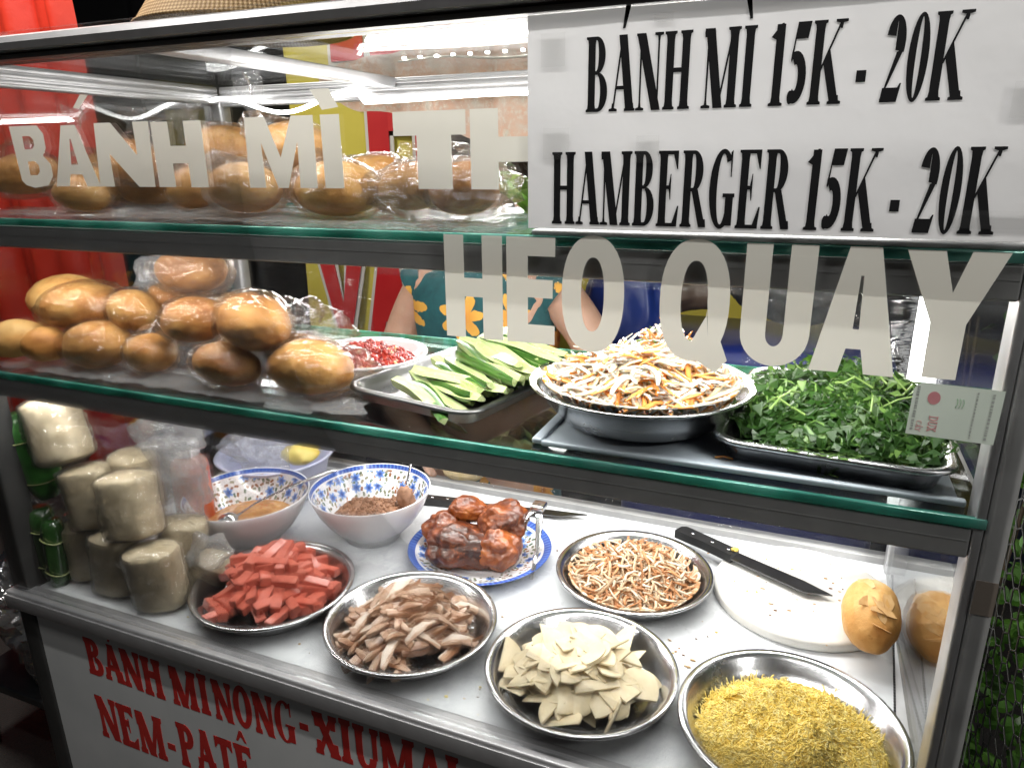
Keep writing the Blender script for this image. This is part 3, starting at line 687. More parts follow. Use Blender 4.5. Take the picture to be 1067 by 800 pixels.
# strands: shredded pork skin, pickles, floss (uncountable: one object each)
def heap_z(x, y, R, top, k=0):
    d = min(1, sqrt(x * x + y * y) / R); return top * (1 - d ** 2) * (.85 + .35 * nz(x, y, k, 22, k)) + top * (.20 if k == 33 else .10) * (1 - d) * nz(x, y, k + 2, 75, k)
def strands(name, loc, R, top, n, L, w, mats, seed, label, cat, flat=.6, curl=.3, segs=6, sides=5, base=.006, tilt=.35, weights=None, kz=.5, wall=.080, hole=None):
    rr = random.Random(seed); mb = MB()
    # core mound under the strands
    ng = 26; vs = []; fs = []
    for j in range(ng + 1):
        for i in range(ng + 1):
            u, v = i / ng * 2 - 1, j / ng * 2 - 1
            X = u * sqrt(1 - v * v / 2) * R * .93; Y = v * sqrt(1 - u * u / 2) * R * .93
            hf = 1 - math.exp(-(((X - hole[0]) ** 2 + (Y - hole[1]) ** 2) / hole[2] ** 2) ** 2) if hole else 1
            vs.append((X, Y, max(.0005, (heap_z(X, Y, R, top, seed) - w * .5) * hf) - (.012 if hf < .45 else 0)))
    for j in range(ng):
        for i in range(ng): a = j * (ng + 1) + i; fs.append((a, a + 1, a + ng + 2, a + ng + 1))
    mb.add(vs, fs)
    for i in range(n):
        a = rr.uniform(0, 2 * pi); q = R * sqrt(rr.random()) * .95; x, y = q * cos(a), q * sin(a); z = heap_z(x, y, R, top, seed) + rr.uniform(-.2, 1) * w * 1.5
        if hole and (x - hole[0]) ** 2 + (y - hole[1]) ** 2 < (hole[2] * (1 + .3 * nz(x, y, 0, 60))) ** 2 and rr.random() < .97: continue
        l = L * rr.uniform(.55, 1.25); yaw = rr.uniform(0, 2 * pi); cv = rr.gauss(0, curl); cv2 = rr.gauss(0, curl)
        P = []; px, py, pz = 0, 0, 0; h = yaw; tz = rr.gauss(0, tilt) - .1
        for s in range(segs):
            P.append((px, py, pz)); px += l / segs * cos(h); py += l / segs * sin(h); pz += l / segs * tz; h += cv; tz += cv2 * kz - .04
        c = P[segs // 2]
        out = []
        for p in P:
            X, Y = x + p[0] - c[0], y + p[1] - c[1]; d = sqrt(X * X + Y * Y)
            if d > R * 1.03: X, Y = X * R * 1.03 / d, Y * R * 1.03 / d
            out.append((X, Y, max(w * .6 + max(0, sqrt(X * X + Y * Y) - wall) * 1.25, heap_z(X, Y, R, top, seed) * .6 + z * .4 + p[2] - c[2])))
        ww = w * rr.uniform(.7, 1.3)
        mb.tube(out, [ww * (.6 if s in (0, segs - 1) else 1) for s in range(segs)], sides, flat=flat, mi=rr.choices(range(len(mats)), weights)[0], cap=True)
    o = mb.build(name, mats, loc=(loc[0], loc[1], loc[2] + base)); tag(o, label, cat); struct(o, True); return o
MS = [simple('skin_strand_white', (.62, .50, .36), (.74, .64, .50), 60, .4, bump=.1), simple('skin_strand_orange', (.46, .19, .07), (.56, .28, .12), 60, .42), simple('skin_strand_brown', (.36, .15, .055), (.45, .24, .11), 60, .45), simple('skin_strand_tan', (.52, .35, .20), (.62, .46, .3), 60, .4)]
x, y, r = PL['bean']
strands('shredded_skin', (x, y - .002, .0), .093, .044, 820, .062, .0021, [MS[2], MS[0], MS[1], MS[3]], 21, 'shredded white and orange pork skin heaped on the plate beside the knife', 'shredded meat', curl=.34, kz=.25, segs=8, tilt=.2, weights=[3, 5, 3, 4])
MF = [simple('egg_floss_gold', (.84, .62, .12), (.88, .69, .18), 80, .6), simple('egg_floss_pale', (.87, .72, .24), (.90, .77, .34), 80, .6), simple('egg_floss_deep', (.80, .56, .09), (.84, .62, .14), 80, .6)]
x, y, r = PL['egg']
strands('yellow_floss', (x + .004, y - .012, .0), .103, .050, 12000, .016, .0007, MF, 33, 'fluffy yellow mung bean floss heaped on the plate by the right post', 'floss', curl=1.2, segs=9, sides=3, tilt=.16, kz=.07, wall=.092, hole=(-.062, .030, .014), flat=1, weights=[4, 3, 2])

# ------------------------------------------------------------------ floral dishes
def flower_layer(g, vec2, scale, r0, petals, seed):
    """returns (petal mask, random colour socket value, radius) from a 2D cell pattern"""
    v = g.n('TexVoronoi', voronoi_dimensions='2D', feature='F1'); v.inputs['Scale'].default_value = scale; v.inputs['Randomness'].default_value = .75
    g.set(v.inputs['Vector'], vec2)
    d = g.n('VectorMath', operation='SUBTRACT'); g.set(d.inputs[0], vec2); g.set(d.inputs[1], v.outputs['Position'])
    s = g.n('SeparateXYZ'); g.set(s.inputs[0], d.outputs[0])
    ang = g.mth('ARCTAN2', s.outputs[1], s.outputs[0]); sc = g.n('SeparateColor'); g.set(sc.inputs[0], v.outputs['Color'])
    ang = g.mth('MULTIPLY_ADD', sc.outputs[1], 6.28, ang)
    pet = g.mth('ABSOLUTE', g.mth('COSINE', g.mth('MULTIPLY', ang, petals / 2)))
    lim = g.mth('MULTIPLY', g.mth('MULTIPLY_ADD', pet, .55, .45), r0)
    return g.mth('LESS_THAN', v.outputs['Distance'], lim), sc.outputs[0], v.outputs['Distance']
def floral(name, rim_z, band_lo, band_hi, radial=False, R=.1):
    g = G(name); tc = g.obj(); s = g.n('SeparateXYZ'); g.set(s.inputs[0], tc)
    x, y, z = s.outputs; ang = g.mth('ARCTAN2', y, x); rad = g.mth('SQRT', g.mth('ADD', g.mth('MULTIPLY', x, x), g.mth('MULTIPLY', y, y)))
    h = rad if radial else z
    cv = g.n('CombineXYZ'); g.set(cv.inputs[0], g.mth('MULTIPLY', ang, R * .85)); g.set(cv.inputs[1], h)
    base = (.74, .74, .75)
    inband = g.mth('MULTIPLY', g.mth('GREATER_THAN', h, band_lo), g.mth('LESS_THAN', h, band_hi))
    col = base
    # small leaves first, then blue blossoms on top
    m2, r2, d2 = flower_layer(g, cv.outputs[0], 120, .42, 2, 1)
    leafc = g.ramp(r2, [(.2, (.02, .10, .035)), (.45, (.30, .27, .18)), (.62, (.05, .12, .06)), (.8, (.30, .12, .05))])
    col = g.mix(g.mth('MULTIPLY', g.mth('MULTIPLY', m2, inband), g.mth('GREATER_THAN', r2, .25)), col, leafc)
    m1, r1, d1 = flower_layer(g, cv.outputs[0], 44, .40, 6, 2)
    blu = g.ramp(g.mth('MULTIPLY', d1, 2.4), [(.05, (.02, .04, .16)), (.4, (.07, .16, .48)), (.85, (.30, .44, .74))])
    col = g.mix(g.mth('MULTIPLY', g.mth('MULTIPLY', m1, inband), g.mth('GREATER_THAN', r1, .42)), col, blu)
    rim = g.mth('GREATER_THAN', h, rim_z); wv = g.mth('SINE', g.mth('MULTIPLY', ang, 90)); 
    rimc = g.mix(g.step(wv, .2, .6), (.035, .08, .36), (.10, .20, .52))
    col = g.mix(rim, col, rimc)
    g.p(Base_Color=col, Roughness=.14, Specular_IOR_Level=.55, Coat_Weight=.3, Coat_Roughness=.05); return g.m
M_bowl_in = floral('floral_bowl_glaze', .0815, .038, .079)
M_bowl_out = simple('white_melamine', (.70, .70, .72), (.76, .76, .77), 30, .2, coat=.2)
M_dish = floral('blue_floral_dish_glaze', .1035, .068, .099, True, .1)
def bowl(loc, label, rot=0):
    t = thing('floral_bowl', label, 'bowl', loc, (0, 0, rot), 'white floral bowls on the counter')
    mb = MB(); mb.lathe([(0, .010), (.035, .0105), (.050, .016), (.070, .034), (.086, .058), (.095, .078), (.0995, .0885)], 72); mb.build('bowl_inside', M_bowl_in, t)
    mb = MB(); mb.lathe([(.0995, .0885), (.1012, .0893), (.1016, .088), (.0975, .077), (.0885, .056), (.072, .0315), (.052, .012), (.046, .008), (.046, .0), (.041, .0), (.040, .006), (0, .006)], 72); mb.build('bowl_outside', M_bowl_out, t)
    return t
BA, BB = (.238, .245), (.421, .335)
bowl((*BA, .0006), 'white floral bowl of thin orange sauce with a ladle in it', .4)
bowl((*BB, .0006), 'white floral bowl of brown minced pate, right of the ladle bowl', 2.1)
# sauce and ladle
mb = MB(); mb.lathe([(0, .0395)] + [(.070 * i / 12, .0395 + .0008 * sin(i * 2.1)) for i in range(1, 12)] + [(.0735, .039)], 60, sx=1, sy=1)
g = G('orange_broth'); f = g.noise(40, 5, .7); f2 = g.noise(130, 3)
g.p(Base_Color=g.mix(g.step(f2, .58, .7), g.ramp(f, [(.3, (.25, .10, .025)), (.55, (.48, .25, .09)), (.75, (.60, .38, .18))]), (.45, .06, .02)), Roughness=.12, Normal=g.bump(f, .3, .003), Coat_Weight=.5, Coat_Roughness=.05)
tag(mb.build('sauce_pool', g.m, loc=(*BA, .0006)), 'thin orange sauce filling the floral bowl with the ladle', 'sauce')
t = thing('ladle', 'small steel ladle resting in the bowl of orange sauce', 'ladle', (BA[0] - .018, BA[1] - .03, .045))
mb = MB(); mb.blob((0, 0, .004), (.017, .017, .012), sub=3); mb.build('ladle_cup', M_steel, t)
mb = MB(); mb.tube([(.008, .010, .008), (.035, .030, .028), (.085, .062, .053), (.140, .095, .074), (.150, .101, .0765)], [.0035, .003, .0035, .0055, .004], 8, flat=.5); mb.build('ladle_handle', M_steel, t)
# brown pate mound with crumbs
def crumb_mound(name, loc, Rx, Ry, top, mat, n, size, seed, label, cat, zfun=None, mats=None):
    rr = random.Random(seed); mb = MB(); ng = 40; vs = []; fs = []
    zf = zfun or (lambda x, y: top * (1 - min(1, (x / Rx) ** 2 + (y / Ry) ** 2)) )
    def z_(x, y): return max(0, zf(x, y) * (.8 + .5 * nz(x, y, seed, 30)) + .004 * nz(x, y, seed, 95) + .0025 * nz(x, y, seed + 3, 220))
    for j in range(ng + 1):
        for i in range(ng + 1):
            u, v = i / ng * 2 - 1, j / ng * 2 - 1; X = u * sqrt(1 - v * v / 2) * Rx; Y = v * sqrt(1 - u * u / 2) * Ry; vs.append((X, Y, z_(X, Y)))
    for j in range(ng):
        for i in range(ng): a = j * (ng + 1) + i; fs.append((a, a + 1, a + ng + 2, a + ng + 1))
    mb.add(vs, fs)
    for i in range(n):
        a = rr.uniform(0, 2 * pi); q = sqrt(rr.random()); x, y = q * cos(a) * Rx * .97, q * sin(a) * Ry * .97; s = size * rr.uniform(.5, 1.5)
        M = Matrix.Translation((x, y, z_(x, y) + s * .25)) @ Euler((rr.uniform(0, 6), rr.uniform(0, 6), rr.uniform(0, 6))).to_matrix().to_4x4()
        mb.blob((0, 0, 0), (s, s * rr.uniform(.5, .9), s * rr.uniform(.35, .8)), lambda d: 1 + .25 * noise.noise(d * 2 + Vector((i, 0, 0))), 1, M, (rr.choices(range(len(mats)), [6, 5, .45][:len(mats)])[0]) if mats else 0)
    o = mb.build(name, mats or mat, loc=loc); tag(o, label, cat); struct(o, True); return o
M_pate = simple('brown_pate', (.17, .075, .035), (.36, .19, .11), 130, .55, bump=.5, bscale=260, bdist=.0015)
crumb_mound('minced_pate', (BB[0], BB[1], .028), .066, .066, .012, M_pate, 520, .0034, 4, 'crumbly brown pate filling the floral bowl beside the ladle bowl', 'pate', lambda x, y: .014 + .05 * max(0, x * .7 + y * .4) * (1 if x * x + y * y < .0040 else .8) + .012 * (1 - (x * x + y * y) / .0044))
t = thing('serving_spoon', 'steel serving spoon leaning in the bowl of brown pate', 'spoon', (BB[0] + .03, BB[1] + .035, .052))
mb = MB(); mb.tube([(-.005, -.004, -.008), (.012, .010, .022), (.008, .035, .055), (-.03, .085, .085)], [.006, .004, .0035, .0045], 8, flat=.5); mb.build('spoon_handle', M_steel, t)
mb = MB(); mb.blob((.014, .004, .006), (.017, .012, .024), lambda d: 1 + .3 * noise.noise(d * 3), 3); mb.build('pate_lump', M_pate, t)
# blue dish with roast meat
DX, DY = .622, .336
mb = MB(); mb.lathe([(0, .004), (.060, .004), (.075, .0065), (.092, .0135), (.106, .0195), (.1145, .0225), (.1155, .0218), (.107, .0172), (.092, .011), (.074, .004), (.062, .0), (0, 0)], 80)
tag(mb.build('floral_dish', M_dish, loc=(DX, DY, .0006)), 'blue rimmed white floral dish of glazed roast pork', 'dish')
g = G('glazed_roast_pork'); f = g.noise(26, 5, .6); f2 = g.noise(110, 4, .6)
g.p(Base_Color=g.mix(g.step(f2, .5, .75), g.ramp(g.mth('ADD', f, g.mth('MULTIPLY_ADD', g.rnd(), .4, -.22)), [(.3, (.035, .010, .005)), (.48, (.13, .028, .008)), (.64, (.34, .09, .016)), (.8, (.55, .22, .05))]), (.28, .07, .015)),
    Roughness=g.mth('MULTIPLY_ADD', f2, .5, .12), Normal=g.bump(f2, .6, .003), Coat_Weight=.22, Coat_Roughness=.12, Subsurface_Weight=.06, Subsurface_Radius=(.01, .003, .001)); M_roast = g.m
def roast(loc, r, seed, label, rot=(0, 0, 0), amp=.28):
    mb = MB(); mb.blob((0, 0, 0), r, lambda d: 1 + amp * noise.noise(d * 1.5 + Vector((seed, 0, 0))) + amp * .35 * noise.noise(d * 3.2 + Vector((0, seed, 0))) + .05 * noise.noise(d * 8 + Vector((0, 0, seed))) + .03 * abs(noise.noise(d * 15 + Vector((seed, 0, 0)))) + .014 * noise.noise(d * 20), 5)
    o = mb.build('roast_pork', M_roast, loc=loc, rot=rot); tag(o, label, 'roast pork', 'roast pork chunks on the dish'); return o
roast((DX - .018, DY - .034, .035), (.056, .040, .032), 1.3, 'large dark glazed roast pork piece at the front of the blue dish', (.1, .1, .3))
roast((DX - .062, DY + .006, .036), (.036, .034, .030), 7.7, 'dark roast pork piece at the left edge of the blue dish', (0, .2, .9))
roast((DX - .030, DY + .024, .070), (.031, .024, .019), 4.1, 'small bright orange roast pork piece on top of the pile', (0, .1, .2), .2)
roast((DX + .034, DY + .018, .064), (.042, .036, .029), 11.9, 'round orange brown roast pork piece at the right of the pile', (.25, -.1, .4))
roast((DX + .044, DY - .018, .037), (.036, .034, .030), 15.2, 'roast pork piece under the round one, beside the tongs', (0, 0, 1.2))
t = thing('steel_tongs', 'folded steel tongs resting on the blue dish of roast pork', 'tongs', (DX + .078, DY + .022, .02))
mb = MB(); mb.tube([(-.042, -.055, .012), (-.020, -.022, .036), (-.004, .008, .058), (.004, .022, .066)], [.002, .003, .006, .008], 8, flat=.25); mb.build('tong_arm', M_steel, t)
mb = MB(); mb.tube([(.030, -.072, -.006), (.024, -.030, .022), (.014, .006, .055), (.004, .022, .066)], [.003, .0035, .006, .008], 8, flat=.25); mb.build('tong_arm', M_steel, t)
mb = MB(); mb.bbox((-.004, .010, .062), (.018, .034, .072), .003); mb.build('tong_spring', M_steel, t)
# knives
M_blade = steel_mat('dark_blade_steel', (.16, .16, .165), .3)
def knife(loc, rz_, Lh, Lb, label, wid=.026, bladem=None):
    t = thing('kitchen_knife', label, 'knife', loc, (0, 0, rz_), 'black handled knives on the counter')
    mb = MB(); mb.prism([[(0, -wid * .38), (Lh * .5, -wid * .32), (Lh, -wid * .40), (Lh, wid * .36), (Lh * .5, wid * .42), (.006, wid * .44), (0, wid * .2)]], .014); mb.build('knife_handle', M_black, t, smooth=False)
    for k in (.25, .6, .88):
        r_ = MB(); r_.lathe([(0, .0148), (.0028, .0148), (.0032, .0138)], 12, Matrix.Translation((Lh * k, .001, 0))); r_.build('rivet', M_steel, t)
    mb = MB(); mb.prism([[(Lh, -wid * .42), (Lh + Lb * .8, -wid * .46), (Lh + Lb, wid * .30), (Lh + Lb * .7, wid * .46), (Lh, wid * .40)]], .0022, Matrix.Translation((0, 0, .006))); mb.build('knife_blade', bladem or M_blade, t, smooth=False)
    return t
knife((.912, .492, .0185), -.46, .105, .150, 'black handled knife lying across the white cutting board', .030)
knife((.440, .470, .001), .155, .085, .225, 'long black handled knife behind the blue dish of roast pork', .022)
mb = MB()
for i in range(7): mb.blob((R_.uniform(-.004, .004), R_.uniform(-.004, .004), R_.uniform(0, .004)), (.0035, .003, .0025), None, 1)
tag(mb.build('floss_crumb', MF[0], loc=(1.004, .449, .034)), 'yellow crumb of floss stuck on the knife on the cutting board', 'crumb')
# cutting board
mb = MB(); mb.lathe([(0, .016), (.118, .016), (.1225, .0145), (.124, .012), (.124, .004), (.1225, .001), (.12, 0), (0, 0)], 96)
g = G('white_cutting_board'); f = g.noise(9, 6, .7); k = g.noise(260, 2); vm = g.n('Mapping', {'Vector': g.obj()}); vm.inputs['Rotation'].default_value = (0, 0, .5); vm.inputs['Scale'].default_value = (4, 70, 1); sc = g.noise(8, 4, .7, vm.outputs[0])
col = g.ramp(f, [(.3, (.62, .59, .53)), (.6, (.74, .73, .70))]); col = g.mix(g.mth('MULTIPLY', g.step(k, .70, .76), .5), col, (.35, .22, .12)); col = g.mix(g.mth('MULTIPLY', g.step(sc, .62, .7), .18), col, (.45, .40, .33))
g.p(Base_Color=col, Roughness=.42, Normal=g.bump(sc, .12, .0008))
tag(mb.build('cutting_board', g.m, loc=(1.105, .405, .0006), fix=True), 'round white plastic cutting board under the knife and bread', 'cutting board')

mb = MB(); rr = random.Random(19)
for i in range(150):
    if i < 40: x, y, zz = 1.105 + rr.gauss(0, .05), .40 + rr.gauss(0, .05), .0168
    else:
        px, py, pr_ = rr.choice(list(PL.values())); a = rr.uniform(0, 6.3); q = pr_ * rr.uniform(1.03, 1.3); x, y, zz = px + q * cos(a), py + q * sin(a), .0012
    if not (.03 < x < 1.2 and .02 < y < .53) or (zz < .01 and any((x - a_) ** 2 + (y - b_) ** 2 < (r_ * 1.02) ** 2 for a_, b_, r_ in list(PL.values()) + [(1.105, .405, .126), (DX, DY, .117), (*BA, .05), (*BB, .05)])): continue
    s_ = rr.uniform(.0006, .0022); mb.blob((x, y, zz), (s_ * rr.uniform(.8, 2.2), s_, s_ * .5), lambda d: 1 + .3 * noise.noise(d * 2 + Vector((i, 0, 0))), 1, None, rr.choice([0, 0, 1, 2]))
struct(tag(mb.build('food_crumbs', [simple('bread_crumbs', (.42, .24, .09), (.6, .4, .2), 200, .6), MF[0], simple('dark_scraps', (.12, .05, .02), (.22, .1, .05), 200, .5)]), 'small crumbs and scraps scattered over the white counter and board', 'crumbs'), True)

# ------------------------------------------------------------------ bread
g = G('bread_crust'); f = g.noise(22, 5, .6); f2 = g.noise(160, 4, .6); f3 = g.noise(520, 2)
s = g.n('SeparateXYZ'); g.set(s.inputs[0], g.obj())
base = g.ramp(g.mth('ADD', f, g.mth('MULTIPLY_ADD', g.rnd(), .24, -.12)), [(.22, (.25, .085, .018)), (.42, (.48, .21, .052)), (.60, (.60, .32, .098)), (.8, (.70, .47, .19))])
base = g.mix(g.step(f2, .60, .76), base, (.34, .15, .04)); base = g.mix(g.mth('MULTIPLY', g.step(f3, .66, .7), .5), base, (.18, .07, .02))
g.p(Base_Color=base, Roughness=.55, Normal=g.bump(g.mth('ADD', f2, g.mth('MULTIPLY', f, .7)), .35, .003), Specular_IOR_Level=.3); M_bread = g.m
M_crumb = simple('torn_bread_flake', (.56, .30, .10), (.70, .46, .22), 60, .6, bump=.3)
def bread_mesh(L, w, h, seed, crease=True):
    mb = MB()
    def fn(d):
        k = 1 + .05 * noise.noise(d * 1.6 + Vector((seed, 0, 0))) + .02 * noise.noise(d * 5 + Vector((0, seed, 0))) + .006 * noise.noise(d * 14 + Vector((0, 0, seed)))
        if d.z < 0: k *= 1 - .12 * d.z * d.z
        if crease: k -= .06 * math.exp(-((d.y - .25 * sin(d.x * 2 + seed)) / .06) ** 2) * max(0, d.z) * (1 - abs(d.x))
        return k
    mb.blob((0, 0, 0), (L / 2, w / 2, h / 2), fn, 5); return mb
def bag_mesh(L, w, h, seed, tail=True, grow=1.05):
    """a thin crumpled bag drawn around one loaf: faceted folds and a gathered loose end"""
    rr = random.Random(seed); mb = MB(); bm = bmesh.new(); bmesh.ops.create_icosphere(bm, subdivisions=4, radius=1); bm.verts.index_update()
    td = Vector((rr.uniform(-1, 1), rr.uniform(-.3, 1), rr.uniform(-.1, .8))).normalized(); sd = td.cross(Vector((.2, .4, .9))).normalized()
    vs = []
    for v in bm.verts:
        d = v.co.copy(); k = grow + .03 + .13 * max(0, noise.noise(d * 1.7 + Vector((seed * 3.1, 0, 0)))) + .11 * abs(noise.noise(d * 4.2 + Vector((0, seed * 1.7, 0)))) + .05 * abs(noise.noise(d * 9 + Vector((0, 0, seed)))) + rr.gauss(0, .011)
        t = d.dot(td)
        if tail and t > .80: k += (t - .80) * 2.6 * (1 + .8 * noise.noise(d * 7 + Vector((seed, seed, 0))))
        if d.z < -.75: k *= .97
        vs.append((d.x * L / 2 * k, d.y * w / 2 * k, d.z * h / 2 * k))
    mb.add(vs, [[v.index for v in f.verts] for f in bm.faces]); bm.free(); return mb
# (x, y, z centre, length, yaw, bagged, label)
GM, GT = 'bread rolls on the middle shelf', 'bread rolls on the top shelf'
mid = [
 (.050, .048, .381, .085, .5, 0, 'small unwrapped bread roll at the far left end of the middle shelf'),
 (.075, .120, .423, .118, .35, 0, 'large unwrapped bread roll at the upper left, behind a bagged one'),
 (.135, .092, .425, .112, .35, 1, 'bagged bread roll leaning against the large unwrapped roll, upper left'),
 (.112, .046, .378, .060, 1.2, 0, 'smallest bread roll seen end on at the lower left of the pile'),
 (.190, .064, .381, .108, -.1, 1, 'bagged bread roll on the glass second along the front of the pile'),
 (.226, .098, .424, .086, -.3, 1, 'bagged bread roll in the middle of the pile under the topmost roll'),
 (.296, .140, .476, .104, .1, 2, 'bagged bread roll on the very top of the middle shelf pile'),
 (.348, .085, .422, .102, -.2, 1, 'bagged bread roll in the upper row, left of the largest roll'),
 (.455, .072, .430, .116, -.45, 1, 'largest bagged bread roll in the upper row, nearest the seller'),
 (.285, .064, .378, .062, 1.0, 1, 'small dark bagged bread roll in the gap of the front row'),
 (.425, .052, .380, .086, .2, 1, 'bagged bread roll in the front row under the largest roll'),
 (.488, .112, .382, .092, .4, 1, 'bagged bread roll filling the gap behind the right end of the front row'),
 (.250, .150, .428, .090, .2, 1, 'bagged bread roll behind the middle of the pile, below the topmost roll'),
 (.541, .062, .385, .106, .1, 1, 'bagged bread roll at the right end of the front row beside the chili')]
top = [
 (.055, .105, .600, .096, .6, 1, 'bagged bread roll at the left end of the top shelf behind the letter B'),
 (.080, .220, .600, .100, .2, 1, 'bagged bread roll at the back left corner of the top shelf'),
 (.213, .062, .577, .070, .3, 1, 'small bagged bread roll lying below the first letter A'),
 (.205, .150, .617, .094, -.3, 1, 'bagged bread roll behind the first letter N of the top shelf'),
 (.170, .205, .582, .096, .4, 1, 'bagged bread roll half hidden behind the letters at back of top shelf'),
 (.362, .165, .628, .100, .2, 1, 'bagged bread roll raised behind the letter H on the top shelf'),
 (.466, .072, .586, .094, -.1, 2, 'pale bagged bread roll below the space between the two words'),
 (.340, .122, .583, .064, .9, 1, 'small bagged bread roll below the letter H on the top shelf'),
 (.482, .150, .630, .092, .5, 1, 'bagged bread roll raised behind the letter M'),
 (.522, .125, .582, .070, -.5, 1, 'small bagged bread roll squeezed behind the letter M'),
 (.585, .080, .585, .104, -.15, 1, 'bagged bread roll below the letter I on the top shelf'),
 (.672, .100, .588, .084, .6, 2, 'left bread roll of the pair in a crinkled bag below the letter T'),
 (.290, .205, .590, .094, .3, 1, 'bagged bread roll at the back between the letters N and H'),
 (.405, .225, .592, .098, -.2, 1, 'bagged bread roll at the back in the gap between the two words'),
 (.560, .190, .592, .094, .4, 1, 'bagged bread roll at the back behind the letter I'),
 (.120, .145, .585, .090, .1, 1, 'bagged bread roll behind the first letter A'),
 (.735, .085, .586, .084, -.3, 2, 'right bread roll of the pair in a crinkled bag below the letters TH')]
def place_bread(lst, group, bgroup, k0):
    for i, (x, y, z, L, rz_, bag, lab) in enumerate(lst):
        rr = random.Random(i * 7 + k0); w, h = L * rr.uniform(.68, .76), L * rr.uniform(.58, .66)
        if L < .07: w = L * .95; h = L * .85
        o = bread_mesh(L, w, h, i * 3.3 + k0).build('bread_roll', M_bread, loc=(x, y, z), rot=(rr.uniform(-.15, .15), rr.uniform(-.15, .15), rz_)); tag(o, lab, 'bread roll', group)
        if bag:
            b = bag_mesh(L, w, h, i * 2.3 + k0, True, 1.05 if bag == 1 else 1.10).build('plastic_bag', M_film if bag == 1 else M_milk, smooth=False, loc=(x, y, z), rot=o.rotation_euler)
            tag(b, 'bag around the ' + lab.replace('bagged ', '').replace('bread ', '', 1), 'plastic bag', bgroup)
place_bread(mid, GM, 'plastic bags on the middle shelf', 1); place_bread(top, GT, 'plastic bags on the top shelf', 50)
for nm, x0, x1, y0, y1, z, sd_, lab in (('plastic_sheet', .03, .63, .012, .26, .3518, 1, 'white crumpled plastic sheet spread under the bread on the middle shelf'), ('plastic_sheet', .03, .80, .012, .27, .5534, 2, 'white crumpled plastic sheet spread under the bread on the top shelf')):
    mb = MB(); nx, nj = 90, 34; rs = random.Random(sd_)
    vs = [(x0 + (x1 - x0) * i / nx + (.02 * nz(j * .3, sd_, 0) if i == nx else 0), y0 + (y1 - y0) * j / nj + .008 * nz(i * .2, sd_, j * .01), z + .0006 + .007 * abs(nz(i * .13, j * .13, sd_)) ** 1.3 + .004 * abs(nz(i * .35, j * .35, sd_ + 2)) + rs.uniform(0, .0006)) for j in range(nj + 1) for i in range(nx + 1)]
    mb.add(vs, [(j * (nx + 1) + i, j * (nx + 1) + i + 1, (j + 1) * (nx + 1) + i + 1, (j + 1) * (nx + 1) + i) for j in range(nj) for i in range(nx)])
    tag(mb.build(nm, M_white, smooth=False), lab, 'plastic sheet', 'plastic sheets on the shelves')
# loose crumpled bag ends standing up behind the loaves
def crumple(name, loc, size, seed, mat, label, group=None, sub=4, amp=.5, cat='plastic bag'):
    mb = MB(); mb.blob((0, 0, 0), size, lambda d: .8 + amp * noise.noise(d * 1.4 + Vector((seed, 0, 0))) + amp * .5 * abs(noise.noise(d * 3.3 + Vector((0, seed, 0)))) + amp * .3 * abs(noise.noise(d * 7 + Vector((0, 0, seed)))), sub)
    o = mb.build(name, mat, smooth=False, loc=loc); tag(o, label, cat, group); return o
def bag_end(loc, hgt, wid, yaw, seed, label, mat=None):
    rr = random.Random(seed); mb = MB(); n, mM = 7, 9; vs = []
    for j in range(mM):
        v = j / (mM - 1)
        for i in range(n):
            u = i / (n - 1) - .5
            vs.append((u * wid * (.25 + .75 * abs(v - .25)) + rr.gauss(0, .002) + v * .01, .006 * sin(u * 9 + seed) + rr.gauss(0, .003), v * hgt + rr.gauss(0, .0025)))
    mb.add(vs, [(j * n + i, j * n + i + 1, (j + 1) * n + i + 1, (j + 1) * n + i) for j in range(mM - 1) for i in range(n - 1)])
    o = mb.build('bag_end', mat or M_milk, smooth=False, loc=loc, rot=(rr.uniform(-.3, .3), rr.uniform(-.4, .4), yaw)); tag(o, label, 'plastic bag', 'loose bag ends'); return o
bag_end((.095, .16, .625), .065, .05, .2, 1, 'upright loose plastic bag end above the letters B and A')
bag_end((.30, .165, .645), .04, .09, .1, 2, 'loose plastic bag end behind the letters N and H')
bag_end((.44, .15, .64), .075, .05, -.2, 3, 'tall loose plastic bag end left of the letter M')
bag_end((.225, .15, .65), .035, .10, .3, 4, 'low ruffled plastic bag end behind the first letter N')
crumple('plastic_bag', (.47, .125, .415), (.075, .045, .04), 5, M_film, 'clear crinkled bag behind the largest bread roll on the middle shelf')
crumple('plastic_bag', (.20, .175, .450), (.05, .03, .045), 3, M_white, 'empty milky plastic bag behind the middle shelf bread pile')
crumple('plastic_bag', (.705, .095, .590), (.085, .055, .040), 8, M_film, 'crinkled clear outer bag holding the pair of rolls below the letter T')
# two rolls on the cutting board with torn crust flakes
def board_bread(loc, L, rot, seed, label):
    t = thing('split_bread_roll', label, 'bread roll', loc, rot, 'bread rolls on the counter')
    bread_mesh(L, L * .62, L * .60, seed, False).build('bread_crust', M_bread, t)
    rr = random.Random(seed); mb = MB()
    for k in range(7):
        a = rr.uniform(-.45, .45); u = rr.uniform(-.45, .30); q_ = sqrt(max(.1, 1 - (1.6 * u) ** 2)); c = Vector((u * L * .8, sin(a) * L * .300 * q_, cos(a) * L * .293 * q_))
        M = Matrix.Translation(c) @ Euler((-a + rr.gauss(0, .04), rr.gauss(0, .04) + u * 1.3, rr.uniform(0, 3))).to_matrix().to_4x4()
        n = 9; lp = [(rr.uniform(.008, .016) * cos(2 * pi * i / n) * 1.3, rr.uniform(.005, .010) * sin(2 * pi * i / n)) for i in range(n)]
        mb.prism([lp], .0007, M)
    mb.build('crust_flakes', M_crumb, t, smooth=False)
    return t
